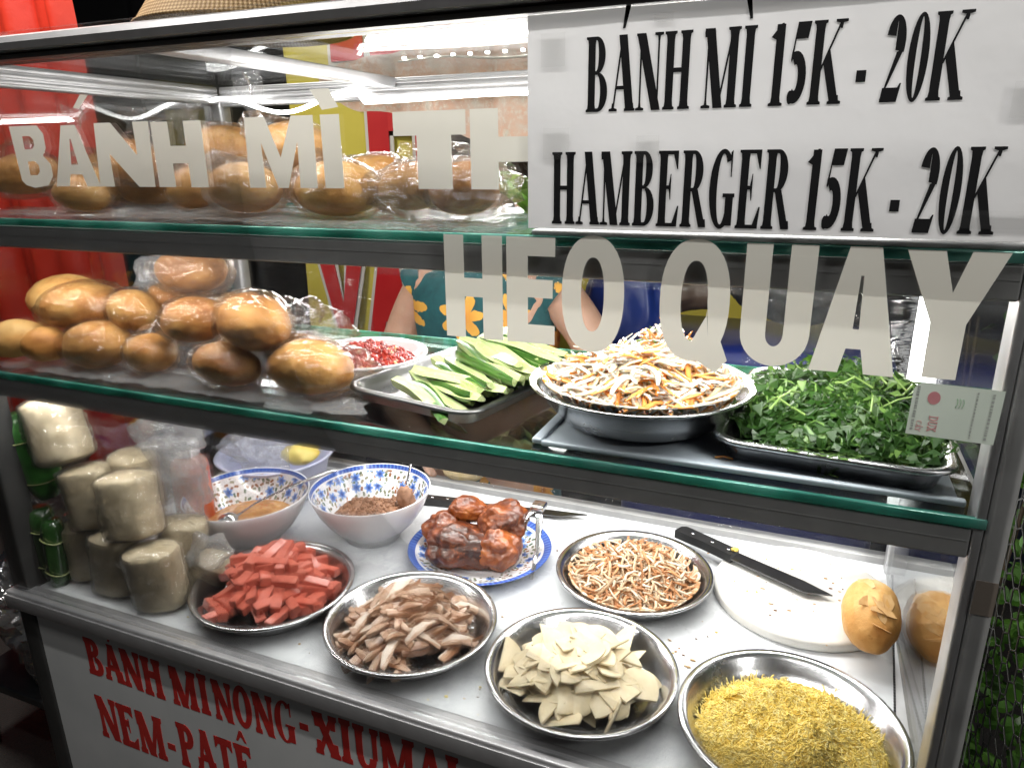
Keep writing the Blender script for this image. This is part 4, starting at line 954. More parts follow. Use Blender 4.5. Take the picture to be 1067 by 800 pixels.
board_bread((1.186, .318, .050), .115, (.1, radians(-12), radians(88)), 5.5, 'golden bread roll with flaky split crust at the edge of the cutting board')
board_bread((1.268, .345, .037), .118, (-.2, radians(-8), radians(82)), 9.1, 'darker bread roll half hidden by the right post, beside the cutting board')

# ------------------------------------------------------------------ middle shelf food
Z2 = .3514
# chili on a white plate
mb = MB(); mb.lathe(plate_profile(.082, .020), 64); tag(mb.build('white_plate', M_bowl_out, loc=(.532, .190, Z2)), 'white plate of red chopped chili behind the bread', 'plate')
MC = [simple('chili_red', (.34, .012, .006), (.50, .035, .012), 90, .25, coat=.5), simple('chili_dark', (.18, .008, .004), (.28, .02, .01), 90, .25, coat=.5), simple('chili_seed', (.62, .36, .12), (.72, .5, .22), 90, .4)]
crumb_mound('chopped_chili', (.532, .190, Z2 + .006), .066, .066, .028, None, 1300, .0029, 6, 'red chopped chili paste heaped on the white plate', 'chili', mats=MC)
# tray of cucumber
def rrect(a, b, r, n=6):
    out = []
    for cx_, cy_, s in ((a - r, b - r, 0), (-a + r, b - r, 90), (-a + r, -b + r, 180), (a - r, -b + r, 270)): out += arc(cx_, cy_, r, r, s, s + 90, n)
    return out
def tray(name, loc, a, b, h, r, rz_, mat, label, cat='tray'):
    mb = MB(); rings = [(-.012, .002), (-.006, .004), (-.002, h * .6), (0, h - .002), (.001, h), (.007, h + .0012), (.010, h), (.0105, h - .003), (.006, h - .003), (.001, h * .6), (-.003, .0012), (-.012, .0)]
    loops = [[(px, py, z) for px, py in rrect(a + o, b + o, max(.004, r + o))] for o, z in rings]; n = len(loops[0]); vs = [v for l in loops for v in l]
    fs = [(k * n + i, k * n + (i + 1) % n, (k + 1) * n + (i + 1) % n, (k + 1) * n + i) for k in range(len(loops) - 1) for i in range(n)]
    c = len(vs); vs += [(0, 0, .002), (0, 0, 0)]; L = (len(loops) - 1) * n
    fs += [(c, i, (i + 1) % n) for i in range(n)] + [(c + 1, L + (i + 1) % n, L + i) for i in range(n)]
    mb.add(vs, fs); o = mb.build(name, mat, loc=loc, rot=(0, 0, rz_), fix=True); tag(o, label, cat); return o
tray('steel_tray', (.698, .152, Z2), .085, .105, .018, .02, radians(-12), M_steeldark, 'dark rectangular steel tray of cucumber sticks')
g = G('cucumber_flesh'); vm = g.n('Mapping', {'Vector': g.obj()}); vm.inputs['Scale'].default_value = (.25, 2, 2); f = g.noise(150, 3, .5, vm.outputs[0]); f2 = g.noise(260, 2)
col = g.ramp(f, [(.3, (.44, .55, .20)), (.7, (.64, .72, .38))]); col = g.mix(g.mth('MULTIPLY', g.step(f2, .6, .68), .5), col, (.75, .76, .48))
g.p(Base_Color=col, Roughness=.25, Subsurface_Weight=.2, Subsurface_Radius=(.004, .006, .002), Normal=g.bump(f2, .2, .0006), Coat_Weight=.3, Coat_Roughness=.15); M_cuf = g.m
g = G('cucumber_skin'); vm = g.n('Mapping', {'Vector': g.obj()}); vm.inputs['Scale'].default_value = (.2, 2, 2); f = g.noise(220, 3, .5, vm.outputs[0])
g.p(Base_Color=g.ramp(f, [(.3, (.025, .085, .012)), (.6, (.07, .19, .03)), (.85, (.22, .36, .09))]), Roughness=.3, Normal=g.bump(g.noise(300, 2), .3, .0008), Coat_Weight=.3, Coat_Roughness=.15); M_cus = g.m
def cucumber(L, r, seed, full=100):
    rr = random.Random(seed); mb = MB(); n = 12; kk = 7; bend = rr.uniform(-.006, .006); vs = []; sec0 = [(0, 0)] + arc(0, 0, 1, 1, -full / 2, full / 2, kk)
    m_ = len(sec0)
    for i in range(n):
        u = i / (n - 1); e = 1 - .35 * max(0, (u - .75) / .25) ** 2 - .25 * max(0, (.18 - u) / .18) ** 2
        for px, py in sec0: vs.append(((u - .5) * L, py * r * e + bend * sin(pi * u), px * r * e * .95 - r * .5 + .002 * sin(u * 5 + seed)))
    fs = []; mi = []
    for i in range(n - 1):
        for k in range(m_):
            k2 = (k + 1) % m_; fs.append((i * m_ + k, (i + 1) * m_ + k, (i + 1) * m_ + k2, i * m_ + k2)); mi.append(0 if k in (0, m_ - 1) else 1)
    fs += [tuple(range(m_)), tuple((n - 1) * m_ + k for k in range(m_))[::-1]]; mi += [0, 0]
    mb.v = vs; mb.f = fs; mb.mi = mi; return mb
rr = random.Random(12); cm = [cucumber(L, r, i, a) for i, (L, r, a) in enumerate([(.130, .0125, 84), (.118, .0115, 92), (.140, .0128, 78), (.108, .012, 88)])]; first = {}
k = 0
for layer, (cnt, zz) in enumerate([(15, .012), (15, .020), (14, .028), (12, .036), (10, .044), (7, .051)]):
    for i in range(cnt):
        q = k % 4; k += 1
        if q not in first: o = first[q] = cm[q].build('cucumber_stick', [M_cuf, M_cus], smooth=True, fix=True, auto=40)
        else: o = first[q].copy(); COL.objects.link(o)
        v = (i + .5) / cnt - .5; wd = .165 - .026 * layer
        ang = radians(-36) + rr.gauss(0, .13)
        x = .698 + .012 * layer - sin(radians(-12)) * v * wd + rr.gauss(0, .010) + .006; y = .147 + v * wd + .012 * layer * .6 + rr.gauss(0, .003)
        o.location = (x, y, Z2 + zz + rr.gauss(0, .0015)); o.rotation_euler = (rr.choice([rr.uniform(2.5, 3.8), rr.uniform(2.5, 3.8), rr.uniform(1.7, 2.3), rr.uniform(-2.3, -1.8), rr.uniform(-.4, .4)]), rr.gauss(.0, .08), ang)
        tag(o, 'pale green cucumber stick piled on the dark steel tray', 'cucumber stick', 'cucumber sticks on the tray')
# steel sheet and bowl of pickles
mb = MB(); mb.bbox((.838, .020, .0), (1.196, .250, .0025), .001); mb.bbox((.834, .016, .0), (.845, .254, .006), .002); mb.bbox((.845, .012, .0), (1.20, .0195, .006), .002)
g = G('painted_sheen_steel'); f = g.noise(12, 5, .6); g.p(Base_Color=g.ramp(f, [(.3, (.42, .48, .54)), (.7, (.56, .63, .69))]), Metallic=.12, Roughness=g.mth('MULTIPLY_ADD', f, .2, .26));  # pale blue base stands in for tube light reflected by the steel
tag(mb.build('steel_sheet', g.m, loc=(0, 0, Z2)), 'flat steel sheet lying on the glass shelf under the pickle bowl', 'metal sheet')
PB = (.918, .110)
mb = MB(); mb.lathe([(0, .003), (.062, .003), (.080, .010), (.095, .026), (.106, .043), (.113, .045), (.1145, .0435), (.113, .042), (.106, .0400), (.097, .0245), (.082, .008), (.063, .0), (0, 0)], 80)
tag(mb.build('steel_bowl', M_steel, loc=(*PB, Z2 + .003)), 'wide shallow steel bowl heaped with shredded carrot and radish', 'bowl')
MP = [simple('pickled_radish', (.66, .62, .52), (.78, .75, .68), 60, .22, sss=.2, coat=.4), simple('pickled_carrot', (.66, .25, .05), (.76, .36, .10), 60, .25, sss=.15, coat=.4), simple('tinted_radish', (.70, .52, .32), (.78, .62, .44), 60, .22, sss=.2, coat=.4)]
o = strands('pickled_shreds', (PB[0], PB[1], Z2 + .003), .096, .044, 820, .095, .0025, [MP[0], MP[1], MP[2]], 41, 'shredded white radish and orange carrot heaped in the steel bowl', 'pickles', curl=.24, kz=.15, segs=10, sides=6, flat=.5, base=.022, tilt=.18, weights=[6, 3, 2])
mb = MB(); mb.lathe([(0, .002), (.04, .002), (.055, .018), (.060, .026), (.062, .0255), (.056, .016), (.042, .0), (0, 0)], 48); tag(mb.build('small_steel_bowl', M_steel, loc=(.915, .285, Z2)), 'small steel bowl of carrot salad behind the large pickle bowl', 'bowl')
strands('carrot_salad', (.915, .285, Z2), .052, .042, 240, .04, .002, [MP[1], MP[0], simple('salad_herb', (.12, .22, .03), (.25, .33, .06), 60, .4)], 43, 'carrot and herb salad heaped in the small steel bowl', 'salad', curl=.25, base=.022, weights=[5, 4, 2])
mb = MB(); mb.tube([(0, 0, .001), (.008, .002, .002), (.016, .001, .001)], .0012, 5); tag(mb.build('carrot_shred', MP[1], loc=(1.005, .036, Z2 + .003)), 'single orange carrot shred dropped on the steel sheet', 'carrot shred')
# coriander
g = G('coriander_leaf'); f = g.noise(120, 4); tl = g.n('BsdfTranslucent'); tl.inputs[0].default_value = (.10, .22, .02, 1)
col = g.ramp(g.noise(24, 3), [(.3, (.014, .052, .007)), (.6, (.032, .098, .013)), (.8, (.085, .18, .028))]); g.p(Base_Color=g.mix(g.step(f, .5, .8), col, (.12, .24, .05)), Roughness=.38, Specular_IOR_Level=.5)
mx = g.n('MixShader', {0: .25}); g.set(mx.inputs[1], g.b.outputs[0]); g.set(mx.inputs[2], tl.outputs[0]); g.set(g.out.inputs[0], mx.outputs[0]); M_leaf = g.m
M_leafpale = simple('pale_coriander_leaf', (.10, .22, .035), (.20, .34, .08), 50, .4)
M_stem = simple('herb_stem', (.20, .34, .08), (.32, .46, .14), 40, .35)
def herb_leaf(mb, c, nrm, yaw, s, rr, mi=0):
    """one three-lobed toothed leaf, cupped"""
    z = Vector(nrm).normalized(); x = z.orthogonal().normalized(); x = Matrix.Rotation(yaw, 3, z) @ x; y = z.cross(x)
    for lob in (-1, 0, 1):
        a = lob * 1.05; L = s * (1 if lob == 0 else .8); pts = []
        prof = [(0, .05), (.22, .10), (.40, .34), (.52, .26), (.62, .42), (.78, .27), (.86, .25), (1.0, .0)]
        for t_, w_ in prof: pts.append((t_ * L, w_ * L * .95))
        loop = [(p[0], p[1]) for p in pts] + [(p[0], -p[1]) for p in pts[-2::-1]]
        vs = []
        for px, py in loop:
            X = px * cos(a) - py * sin(a); Y = px * sin(a) + py * cos(a); Z = -.35 * (X * X + Y * Y) / s + .25 * abs(py) + rr.gauss(0, .02) * s
            vs.append(Vector(c) + x * X + y * Y + z * Z)
        mid = [Vector(c) + x * (p * L * cos(a)) + y * (p * L * sin(a)) + z * (-.35 * p * p * L * L / s) for p in (.05, .5, .95)]
        n = len(vs); fs = [(i, i + 1, n + (0 if i < n * .18 or i > n * .82 else 1 if i < n * .36 or i > n * .62 else 2)) for i in range(n - 1)]
        mb.add([v[:] for v in vs + mid], fs, None, mi)
def herb_heap(name, loc, Rx, Ry, top, n, s, seed, label, cat, mats, rz_=0, nst=40):
    rr = random.Random(seed); mb = MB()
    mb.blob((0, 0, top * .15), (Rx * .8, Ry * .8, top * .5), lambda d: 1 + .3 * noise.noise(d * 3 + Vector((seed, 0, 0))), 3)
    for i in range(n):
        a = rr.uniform(0, 2 * pi); q = sqrt(rr.random()) ; x, y = q * cos(a) * Rx, q * sin(a) * Ry
        z = top * (1 - q * q) * (.65 + .7 * max(-.4, nz(x, y, seed, 26))) + rr.uniform(-.012, .007)
        nrm = Vector((x / Rx * .9 + rr.gauss(0, .5), y / Ry * .9 - .25 + rr.gauss(0, .5), .9 + rr.gauss(0, .3)))
        herb_leaf(mb, (x, y, max(.001, z)), nrm, rr.uniform(0, 6.3), s * rr.uniform(.6, 1.3), rr, 0 if rr.random() < .82 else 1)
    for i in range(nst):
        a = rr.uniform(0, 2 * pi); q = sqrt(rr.random()) * .95; x, y = q * cos(a) * Rx, q * sin(a) * Ry; z = top * (1 - q * q) * .85; h = rr.uniform(0, 6.3); L = rr.uniform(.03, .07)
        P = [(x + cos(h) * L * (t - .5), y + sin(h) * L * (t - .5), z + .010 + .012 * sin(t * pi + rr.uniform(-.3, .3)) * rr.uniform(.3, 1)) for t in (0, .25, .5, .75, 1)]
        mb.tube(P, .0010, 5, mi=2)
    mb.v = [(x, y, max(z, .014 if abs(x) > Rx * .84 or abs(y) > Ry * .92 else .001)) for x, y, z in mb.v]
    o = mb.build(name, mats, loc=loc, rot=(0, 0, rz_), smooth=False); tag(o, label, cat); struct(o, True); return o
tray('steel_tray', (1.105, .150, Z2 + .003), .088, .122, .022, .022, radians(-4), M_steel, 'bright steel tray with rounded corners heaped with coriander')
herb_heap('coriander', (1.105, .150, Z2 + .012), .097, .125, .056, 980, .029, 51, 'heap of fresh green coriander leaves on the bright steel tray', 'herbs', [M_leaf, M_leafpale, M_stem], 0, 12)
mb = MB(); rr = random.Random(3); herb_leaf(mb, (0, 0, .002), (0, 0, 1), .4, .016, rr); herb_leaf(mb, (.012, -.004, .002), (0, .1, 1), -.5, .015, rr); mb.tube([(.012, -.004, .0015), (.03, -.012, .0015)], .0008, 5)
tag(mb.build('coriander_sprig', [M_leafpale], loc=(1.078, .040, Z2 + .003), smooth=False), 'single green coriander sprig fallen on the steel sheet', 'herb sprig')
# lettuce on the top shelf
M_let = simple('lettuce_green', (.10, .26, .02), (.28, .46, .08), 40, .35)
mb = MB(); rr = random.Random(8)
for k in range(16):
    a = rr.uniform(0, 6.3); q = rr.uniform(0, .035); base = Vector((q * cos(a) * 1.4, q * sin(a), .0)); ux = Vector((cos(a + 1.5), sin(a + 1.5), 0)); uz = Vector((cos(a) * .5, sin(a) * .5, .8)).normalized(); n = 11; H = rr.uniform(.035, .06); vs = []
    for j in range(6):
        for i in range(n):
            u = i / (n - 1) - .5; v = j / 5
            ruf = v * v * .008 * sin(u * 30 + k * 2) + v * .004 * sin(u * 61 + k)
            vs.append(base + ux * u * .055 * (.4 + .8 * v) + uz * (v * H * (1 - .5 * u * u * 4 * .5)) + Vector((cos(a), sin(a), 0)) * (ruf + .012 * v * v))
    mb.add([v[:] for v in vs], [(j * n + i, j * n + i + 1, (j + 1) * n + i + 1, (j + 1) * n + i) for j in range(5) for i in range(n - 1)])
tag(mb.build('lettuce', M_let, loc=(.800, .20, .5535)), 'curly green lettuce on the top shelf beside the paper sign', 'lettuce')

# ------------------------------------------------------------------ lower left: wrapped pork rolls, bottle, tub
g = G('steamed_pork_roll'); f = g.noise(30, 5, .6); f2 = g.noise(200, 3)
g.p(Base_Color=g.mix(g.mth('MULTIPLY', g.step(f2, .64, .7), .4), g.ramp(f, [(.3, (.47, .37, .225)), (.55, (.61, .51, .34)), (.75, (.70, .60, .43))]), (.25, .16, .08)), Roughness=.33, Normal=g.bump(g.mth('ADD', f, g.mth('MULTIPLY', f2, .3)), .45, .004), Coat_Weight=.15, Coat_Roughness=.2); M_gio = g.m
def bundle(loc, r, h, rot, seed, label, mat=None, name='pork_roll', cat='pork roll', group='wrapped pork rolls stacked at the left', squash=.78):
    mb = MB(); n = 40; mm = 18; vs = []
    for j in range(mm + 1):
        v = j / mm
        e = min(1, (min(v, 1 - v) / .07) ** .5) if min(v, 1 - v) < .07 else 1
        for i in range(n):
            a = 2 * pi * i / n; c_, s_ = cos(a), sin(a); k = (abs(c_) ** 2.6 + abs(s_) ** 2.6) ** (-1 / 2.6)
            rr_ = r * k * (.55 + .45 * e) * (1 + .05 * noise.noise(Vector((c_ * 1.5, s_ * 1.5, v * 3 + seed))) + .035 * noise.noise(Vector((c_ * 5, s_ * 5, v * 2.2 + seed * 3))) + .015 * abs(noise.noise(Vector((c_ * 11, s_ * 11, v * 9 + seed)))))
            vs.append((rr_ * c_, rr_ * s_ * squash, v * h - h / 2))
    fs = [(j * n + i, j * n + (i + 1) % n, (j + 1) * n + (i + 1) % n, (j + 1) * n + i) for j in range(mm) for i in range(n)]
    fs += [tuple(range(n))[::-1], tuple(mm * n + i for i in range(n))]
    mb.add(vs, fs)
    if mat is None:
        t = thing(name, label, cat, loc, rot, group); mb.build('roll_meat', M_gio, t, auto=50)
        w = MB(); rs = random.Random(seed)
        wv = [(x * (1.05 + .07 * abs(nz(x, y, z * .25, 60, seed))) + rs.gauss(0, .0013), y * (1.06 + .07 * abs(nz(x, y, z * .25, 60, seed + 1))) + rs.gauss(0, .0013), z * 1.04 + rs.gauss(0, .0008)) for x, y, z in vs]; w.add(wv, fs); w.build('plastic_wrap', M_wrap, t, smooth=False); return t
    o = mb.build(name, mat, loc=loc, rot=rot, auto=50); tag(o, label, cat, group); return o
bundle((.247, .046, .050), .037, .096, (.05, -.06, .35), 1, 'beige wrapped pork roll at the right end of the bottom row')
bundle((.160, .052, .050), .034, .096, (.0, .05, .1), 2, 'beige wrapped pork roll in the middle of the bottom row')
bundle((.086, .064, .049), .032, .094, (.05, .0, .5), 3, 'beige wrapped pork roll at the left end of the bottom row')
bundle((.200, .060, .147), .040, .096, (-.14, -.12, .25), 4, 'broad wrapped pork roll on the second layer, beside the milky bag')
bundle((.118, .062, .146), .034, .096, (-.05, -.10, .5), 5, 'narrow wrapped pork roll on the second layer, below the topmost roll')
bundle((.076, .060, .245), .039, .100, (-.16, -.26, .3), 6, 'topmost wrapped pork roll of the stack, tilted under the glass shelf')
bundle((.146, .118, .150), .034, .10, (.1, .05, .2), 8, 'wrapped pork roll in the second row back, half hidden by the broad roll')
bundle((.230, .112, .055), .034, .10, (.0, .1, .7), 9, 'wrapped pork roll at the back of the bottom row, beside the red sauce bottle')
bundle((.285, .108, .030), .028, .056, (.4, .5, .8), 7, 'small pork roll in a white bag between the stack and the pink sausage plate')
crumple('plastic_bag', (.285, .108, .062), (.040, .030, .030), 12, M_white, 'crumpled milky plastic bag end beside the orange sauce bowl')
crumple('plastic_bag', (.205, .135, .155), (.075, .035, .080), 14, M_white, 'large milky plastic bag behind the stacked pork rolls')
crumple('plastic_bag', (.165, .17, .225), (.07, .035, .045), 15, M_white, 'white plastic bag draped above the stacked pork rolls')
g = G('banana_leaf'); vm = g.n('Mapping', {'Vector': g.obj()}); vm.inputs['Scale'].default_value = (14, 14, 1); f = g.noise(12, 4, .6, vm.outputs[0])
g.p(Base_Color=g.ramp(f, [(.3, (.008, .035, .006)), (.7, (.03, .11, .018))]), Roughness=.25, Coat_Weight=.5, Coat_Roughness=.1, Normal=g.bump(f, .3, .002)); M_ban = g.m
for i, (loc, r, h, rot, lab) in enumerate([((.026, .040, .060), .020, .118, (0, 0, .4), 'dark green leaf wrapped roll standing in the left corner of the counter'), ((.058, .032, .055), .016, .108, (0, .06, .2), 'slim green leaf wrapped roll beside the left corner roll'), ((.022, .050, .200), .024, .135, (.1, -.22, .3), 'bright green leaf bundle above the corner rolls, left of the topmost pork roll')]):
    t = thing('leaf_wrapped_roll', lab, 'leaf roll', loc, rot, 'green leaf wrapped rolls')
    mb = MB(); n = 18; vs = []; rs = random.Random(i)
    for j in range(11):
        v = j / 10
        for k in range(n):
            a = 2 * pi * k / n; q = r * (1 + .12 * noise.noise(Vector((cos(a) * 3, sin(a) * 3, v * 2 + i)))) * (1 - .25 * (abs(v - .5) * 2) ** 6); vs.append((q * cos(a), q * sin(a), (v - .5) * h))
    mb.add(vs, [(j * n + k, j * n + (k + 1) % n, (j + 1) * n + (k + 1) % n, (j + 1) * n + k) for j in range(10) for k in range(n)] + [tuple(range(n))[::-1], tuple(10 * n + k for k in range(n))])
    mb.build('leaf_wrap', M_ban if i < 2 else simple('fresh_leaf', (.03, .16, .02), (.07, .30, .05), 40, .3), t)
    for zz in (-.28, .22):
        mb = MB(); mb.tube([(r * 1.07 * cos(2 * pi * k / 20), r * 1.07 * sin(2 * pi * k / 20), zz * h + .003 * sin(k * .6)) for k in range(21)], .0012, 5, cap=False); mb.build('tie_string', simple('plastic_string', (.30, .34, .12), (.4, .44, .18), 30, .3), t)
t = thing('sauce_bottle', 'clear plastic bottle of red sauce behind the stacked pork rolls', 'bottle', (.140, .225, .0006))
mb = MB(); mb.lathe([(0, 0), (.029, 0), (.031, .004), (.031, .125), (.029, .138), (.018, .15), (.016, .152)], 32); mb.build('bottle_body', simple('red_chili_sauce', (.42, .06, .02), (.52, .12, .05), 20, .18, coat=.6), t)
mb = MB(); mb.lathe([(.0165, .150), (.020, .151), (.020, .170), (.018, .174), (0, .174)], 24); mb.build('bottle_cap', M_bowl_out, t)
t = thing('plastic_tub', 'pale lilac plastic tub holding a clear bag, behind the floral bowls', 'tub', (.150, .420, .0006))
mb = MB(); mb.lathe([(0, .004), (.075, .004), (.080, .008), (.098, .075), (.110, .082), (.1115, .080), (.110, .076), (.102, .072), (.084, .004), (.080, 0), (0, 0)], 64)
mb.build('tub_body', simple('lilac_plastic', (.52, .54, .72), (.58, .60, .76), 10, .3, sss=.1), t)
crumple('plastic_bag', (.125, .415, .085), (.085, .075, .045), 21, M_white, 'crumpled clear plastic bag filling the lilac tub')
mb = MB(); mb.blob((0, 0, 0), (.038, .028, .018), lambda d: 1 + .25 * noise.noise(d * 2), 3)
tag(mb.build('butter_lump', simple('yellow_butter', (.66, .52, .12), (.74, .62, .2), 30, .4, sss=.2), loc=(.205, .425, .082)), 'lump of yellow margarine in the lilac tub', 'butter')

# ------------------------------------------------------------------ the seller
g = G('skin'); f = g.noise(30, 4)
g.p(Base_Color=g.ramp(f, [(.3, (.50, .29, .20)), (.7, (.60, .37, .27))]), Roughness=.45, Subsurface_Weight=.2, Subsurface_Radius=(.02, .008, .004), Subsurface_Scale=.3, Normal=g.bump(g.noise(400, 3), .1, .0005)); M_skin = g.m
def skin_mesh(name, chains, mat, parent, sub=2):
    """chains: list of [(point, radius), ...]; chains starting on an existing point join it"""
    vs = []; rad = []; es = []; idx = {}
    def vid(p, r):
        k = tuple(round(c, 4) for c in p)
        if k not in idx: idx[k] = len(vs); vs.append(p); rad.append(r)
        return idx[k]
    for ch in chains:
        last = None
        for p, r in ch:
            i = vid(p, r)
            if last is not None and i != last: es.append((last, i))
            last = i
    me = bpy.data.meshes.new(name); me.from_pydata(vs, es, []); ob = bpy.data.objects.new(name, me); COL.objects.link(ob)
    md = ob.modifiers.new('s', 'SKIN'); sv = me.skin_vertices[0].data
    for i, r in enumerate(rad): sv[i].radius = (r, r) if not isinstance(r, tuple) else r
    sv[0].use_root = True
    s2 = ob.modifiers.new('u', 'SUBSURF'); s2.levels = sub; s2.render_levels = sub
    dg = bpy.context.evaluated_depsgraph_get(); ev = ob.evaluated_get(dg); m2 = bpy.data.meshes.new_from_object(ev, depsgraph=dg)
    bpy.data.objects.remove(ob); o = bpy.data.objects.new(name, m2); COL.objects.link(o); m2.materials.clear(); m2.materials.append(mat)
    m2.polygons.foreach_set('use_smooth', [True] * len(m2.polygons)); o.parent = parent; return o
per = thing('person', 'person in a teal dress with orange flowers reaching over the counter from behind the cart', 'person', (.455, .745, GR))
B0 = Vector((.455, .745, 0.0))
def V(x, y, z): return (x - .455, y - .745, z - GR)
def hand(w, d, up, s=1.0, curl=.5, side=1):
    """wrist point w, pointing direction d, back-of-hand direction up; palm, four unequal fingers and a thumb"""
    d = Vector(d).normalized(); up = Vector(up); up = (up - d * up.dot(d)).normalized(); lat = d.cross(up) * side; w = Vector(w); ch = []
    palm = w + d * .045 * s
    ch.append([(tuple(w), .021 * s), (tuple(palm), (.026 * s))])
    for off, L, k in ((-.026, .062, 0), (-.009, .074, 1), (.008, .070, 2), (.025, .054, 3)):
        root = palm + lat * off * s + d * (.026 - .004 * abs(k - 1)) * s; a = 0; p = root; c = [(tuple(palm), .026 * s), (tuple(root), .0098 * s)]
        for seg, fr in enumerate((.46, .32, .22)):
            a += curl * (.7 if seg == 0 else 1.0); p = p + (d * cos(a) - up * sin(a)) * L * fr * s; c.append((tuple(p), (.0088 - .001 * seg) * s))
        ch.append(c)
    th = w + d * .018 * s - lat * .022 * s; t1 = th + (d * .7 - lat * .65 - up * .3).normalized() * .034 * s; t2 = t1 + (d * .95 - lat * .1 - up * .35).normalized() * .028 * s
    ch.append([(tuple(w), .021 * s), (tuple(th), .013 * s), (tuple(t1), .0105 * s), (tuple(t2), .0085 * s)])
    return ch
wL = V(.585, .600, .155); wR = V(.375, .605, .070)
ch = [[(V(.455, .745, -.02), (.125)), (V(.455, .745, .12), .110), (V(.455, .745, .25), .118), (V(.455, .745, .355), .112), (V(.455, .738, .415), .050), (V(.455, .725, .452), .046), (V(.455, .715, .52), .078), (V(.455, .718, .585), .088), (V(.455, .728, .628), .066)],
      [(V(.455, .745, .355), .112), (V(.600, .750, .372), .052), (V(.672, .742, .290), .045), (V(.712, .730, .205), .040), (V(.655, .655, .178), .036), (wL, .026)],
      [(V(.455, .745, .355), .112), (V(.318, .750, .372), .050), (V(.268, .742, .285), .042), (V(.232, .722, .190), .039), (V(.280, .650, .125), .036), (wR, .026)],
      [(V(.455, .745, -.02), .125), (V(.385, .745, -.10), .09), (V(.375, .74, -.42), .055), (V(.375, .75, -.78), .036), (V(.375, .70, -.83), .030)],
      [(V(.455, .745, -.02), .125), (V(.525, .745, -.10), .09), (V(.535, .74, -.42), .055), (V(.535, .75, -.78), .036), (V(.535, .70, -.83), .030)]]
ch += hand(wL, Vector((-.13, -.006, -.045)), (0, -.5, .9), 1.0, .42, 1)
ch += hand(wR, Vector((.09, -.006, -.045)), (0, -.3, .9), 1.0, .6, -1)
skin_mesh('body', ch, M_skin, per, 2)
# face on the head, hair, dress
hc = Vector(V(.455, .716, .555))
mb = MB(); mb.blob((hc.x, hc.y - .078, hc.z - .012), (.013, .020, .022), lambda d: 1 + .2 * max(0, -d.z), 3)
mb.build('nose', M_skin, per)
for s_ in (-1, 1):
    mb = MB(); mb.blob((hc.x + s_ * .032, hc.y - .074, hc.z + .012), (.014, .010, .008), None, 3); mb.build('eye', simple('eye_white', (.6, .58, .55), None, 10, .2), per)
    mb = MB(); mb.blob((hc.x + s_ * .032, hc.y - .0825, hc.z + .012), (.006, .003, .006), None, 2); mb.build('iris', simple('dark_iris', (.02, .012, .008), None, 10, .1), per)
    mb = MB(); mb.blob((hc.x + s_ * .084, hc.y + .004, hc.z - .005), (.010, .018, .030), lambda d: 1 + .1 * noise.noise(d * 3), 3); mb.build('ear', M_skin, per)
mb = MB(); mb.blob((hc.x, hc.y - .076, hc.z - .052), (.023, .010, .009), lambda d: 1 - .25 * abs(d.z) * (1 if abs(d.z) < .2 else 0), 3); mb.build('mouth', simple('lip', (.40, .13, .11), None, 20, .4), per)
g = G('dark_hair'); vm = g.n('Mapping', {'Vector': g.obj()}); vm.inputs['Scale'].default_value = (30, 30, 2); f = g.noise(10, 3, .6, vm.outputs[0])
g.p(Base_Color=g.ramp(f, [(.3, (.008, .006, .005)), (.7, (.028, .018, .013))]), Roughness=.35, Normal=g.bump(f, .6, .004)); 
mb = MB()
mb.blob((hc.x, hc.y + .022, hc.z + .028), (.100, .098, .098), lambda d: (1 + .04 * noise.noise(d * 5)) * (1 - (.28 if (d.y < -.45 and d.z < .45) else 0)), 4)
rr = random.Random(4)
for i in range(260):
    a = rr.uniform(-.3, pi + .3); e = rr.uniform(-.3, 1.2); d = Vector((cos(a) * cos(e), sin(a) * cos(e) * .9, sin(e))); p = Vector((hc.x, hc.y + .022, hc.z + .028)) + d * .097
    P = [p, p + d * .008 + Vector((d.x * .01, .01, -.02)), p + d * .010 + Vector((d.x * .02 + rr.gauss(0, .004), .02, -.05)), p + d * .006 + Vector((d.x * .02 + rr.gauss(0, .008), .025, -.085))]
    mb.tube(P, [.0025, .0025, .002, .0006], 4)
mb.build('hair', g.m, per)
g = G('teal_flower_dress'); tc = g.obj(); s = g.n('SeparateXYZ'); g.set(s.inputs[0], tc); cv = g.n('CombineXYZ'); g.set(cv.inputs[0], g.mth('ADD', s.outputs[0], g.mth('MULTIPLY', s.outputs[1], .8))); g.set(cv.inputs[1], s.outputs[2])
wob = g.n('TexNoise'); wob.inputs['Scale'].default_value = 30; wv = g.n('VectorMath', operation='MULTIPLY_ADD'); g.set(wv.inputs[0], wob.outputs['Color']); wv.inputs[1].default_value = (.010, .010, 0); g.set(wv.inputs[2], cv.outputs[0])
m1, r1, d1 = flower_layer(g, wv.outputs[0], 9.5, .46, 7, 1)
fl = g.ramp(g.mth('MULTIPLY', d1, 2.2), [(.05, (.30, .10, .01)), (.2, (.62, .25, .03)), (.8, (.72, .38, .06))])
f = g.noise(40, 4); base = g.ramp(f, [(.3, (.006, .055, .065)), (.7, (.012, .10, .11))])
g.p(Base_Color=g.mix(m1, base, fl), Roughness=.75, Normal=g.bump(g.noise(14, 3), .3, .01)); M_dress = g.m
mb = MB(); n = 56; vs = []
secs = [(-.70, .215, .19, 0), (-.45, .19, .17, 0), (-.2, .168, .15, 0), (-.05, .156, .112, .012), (.10, .142, .104, .012), (.22, .150, .112, .008), (.30, .158, .118, .004), (.355, .160, .115, 0), (.392, .140, .088, 0), (.412, .098, .074, 0), (.420, .075, .066, 0)]
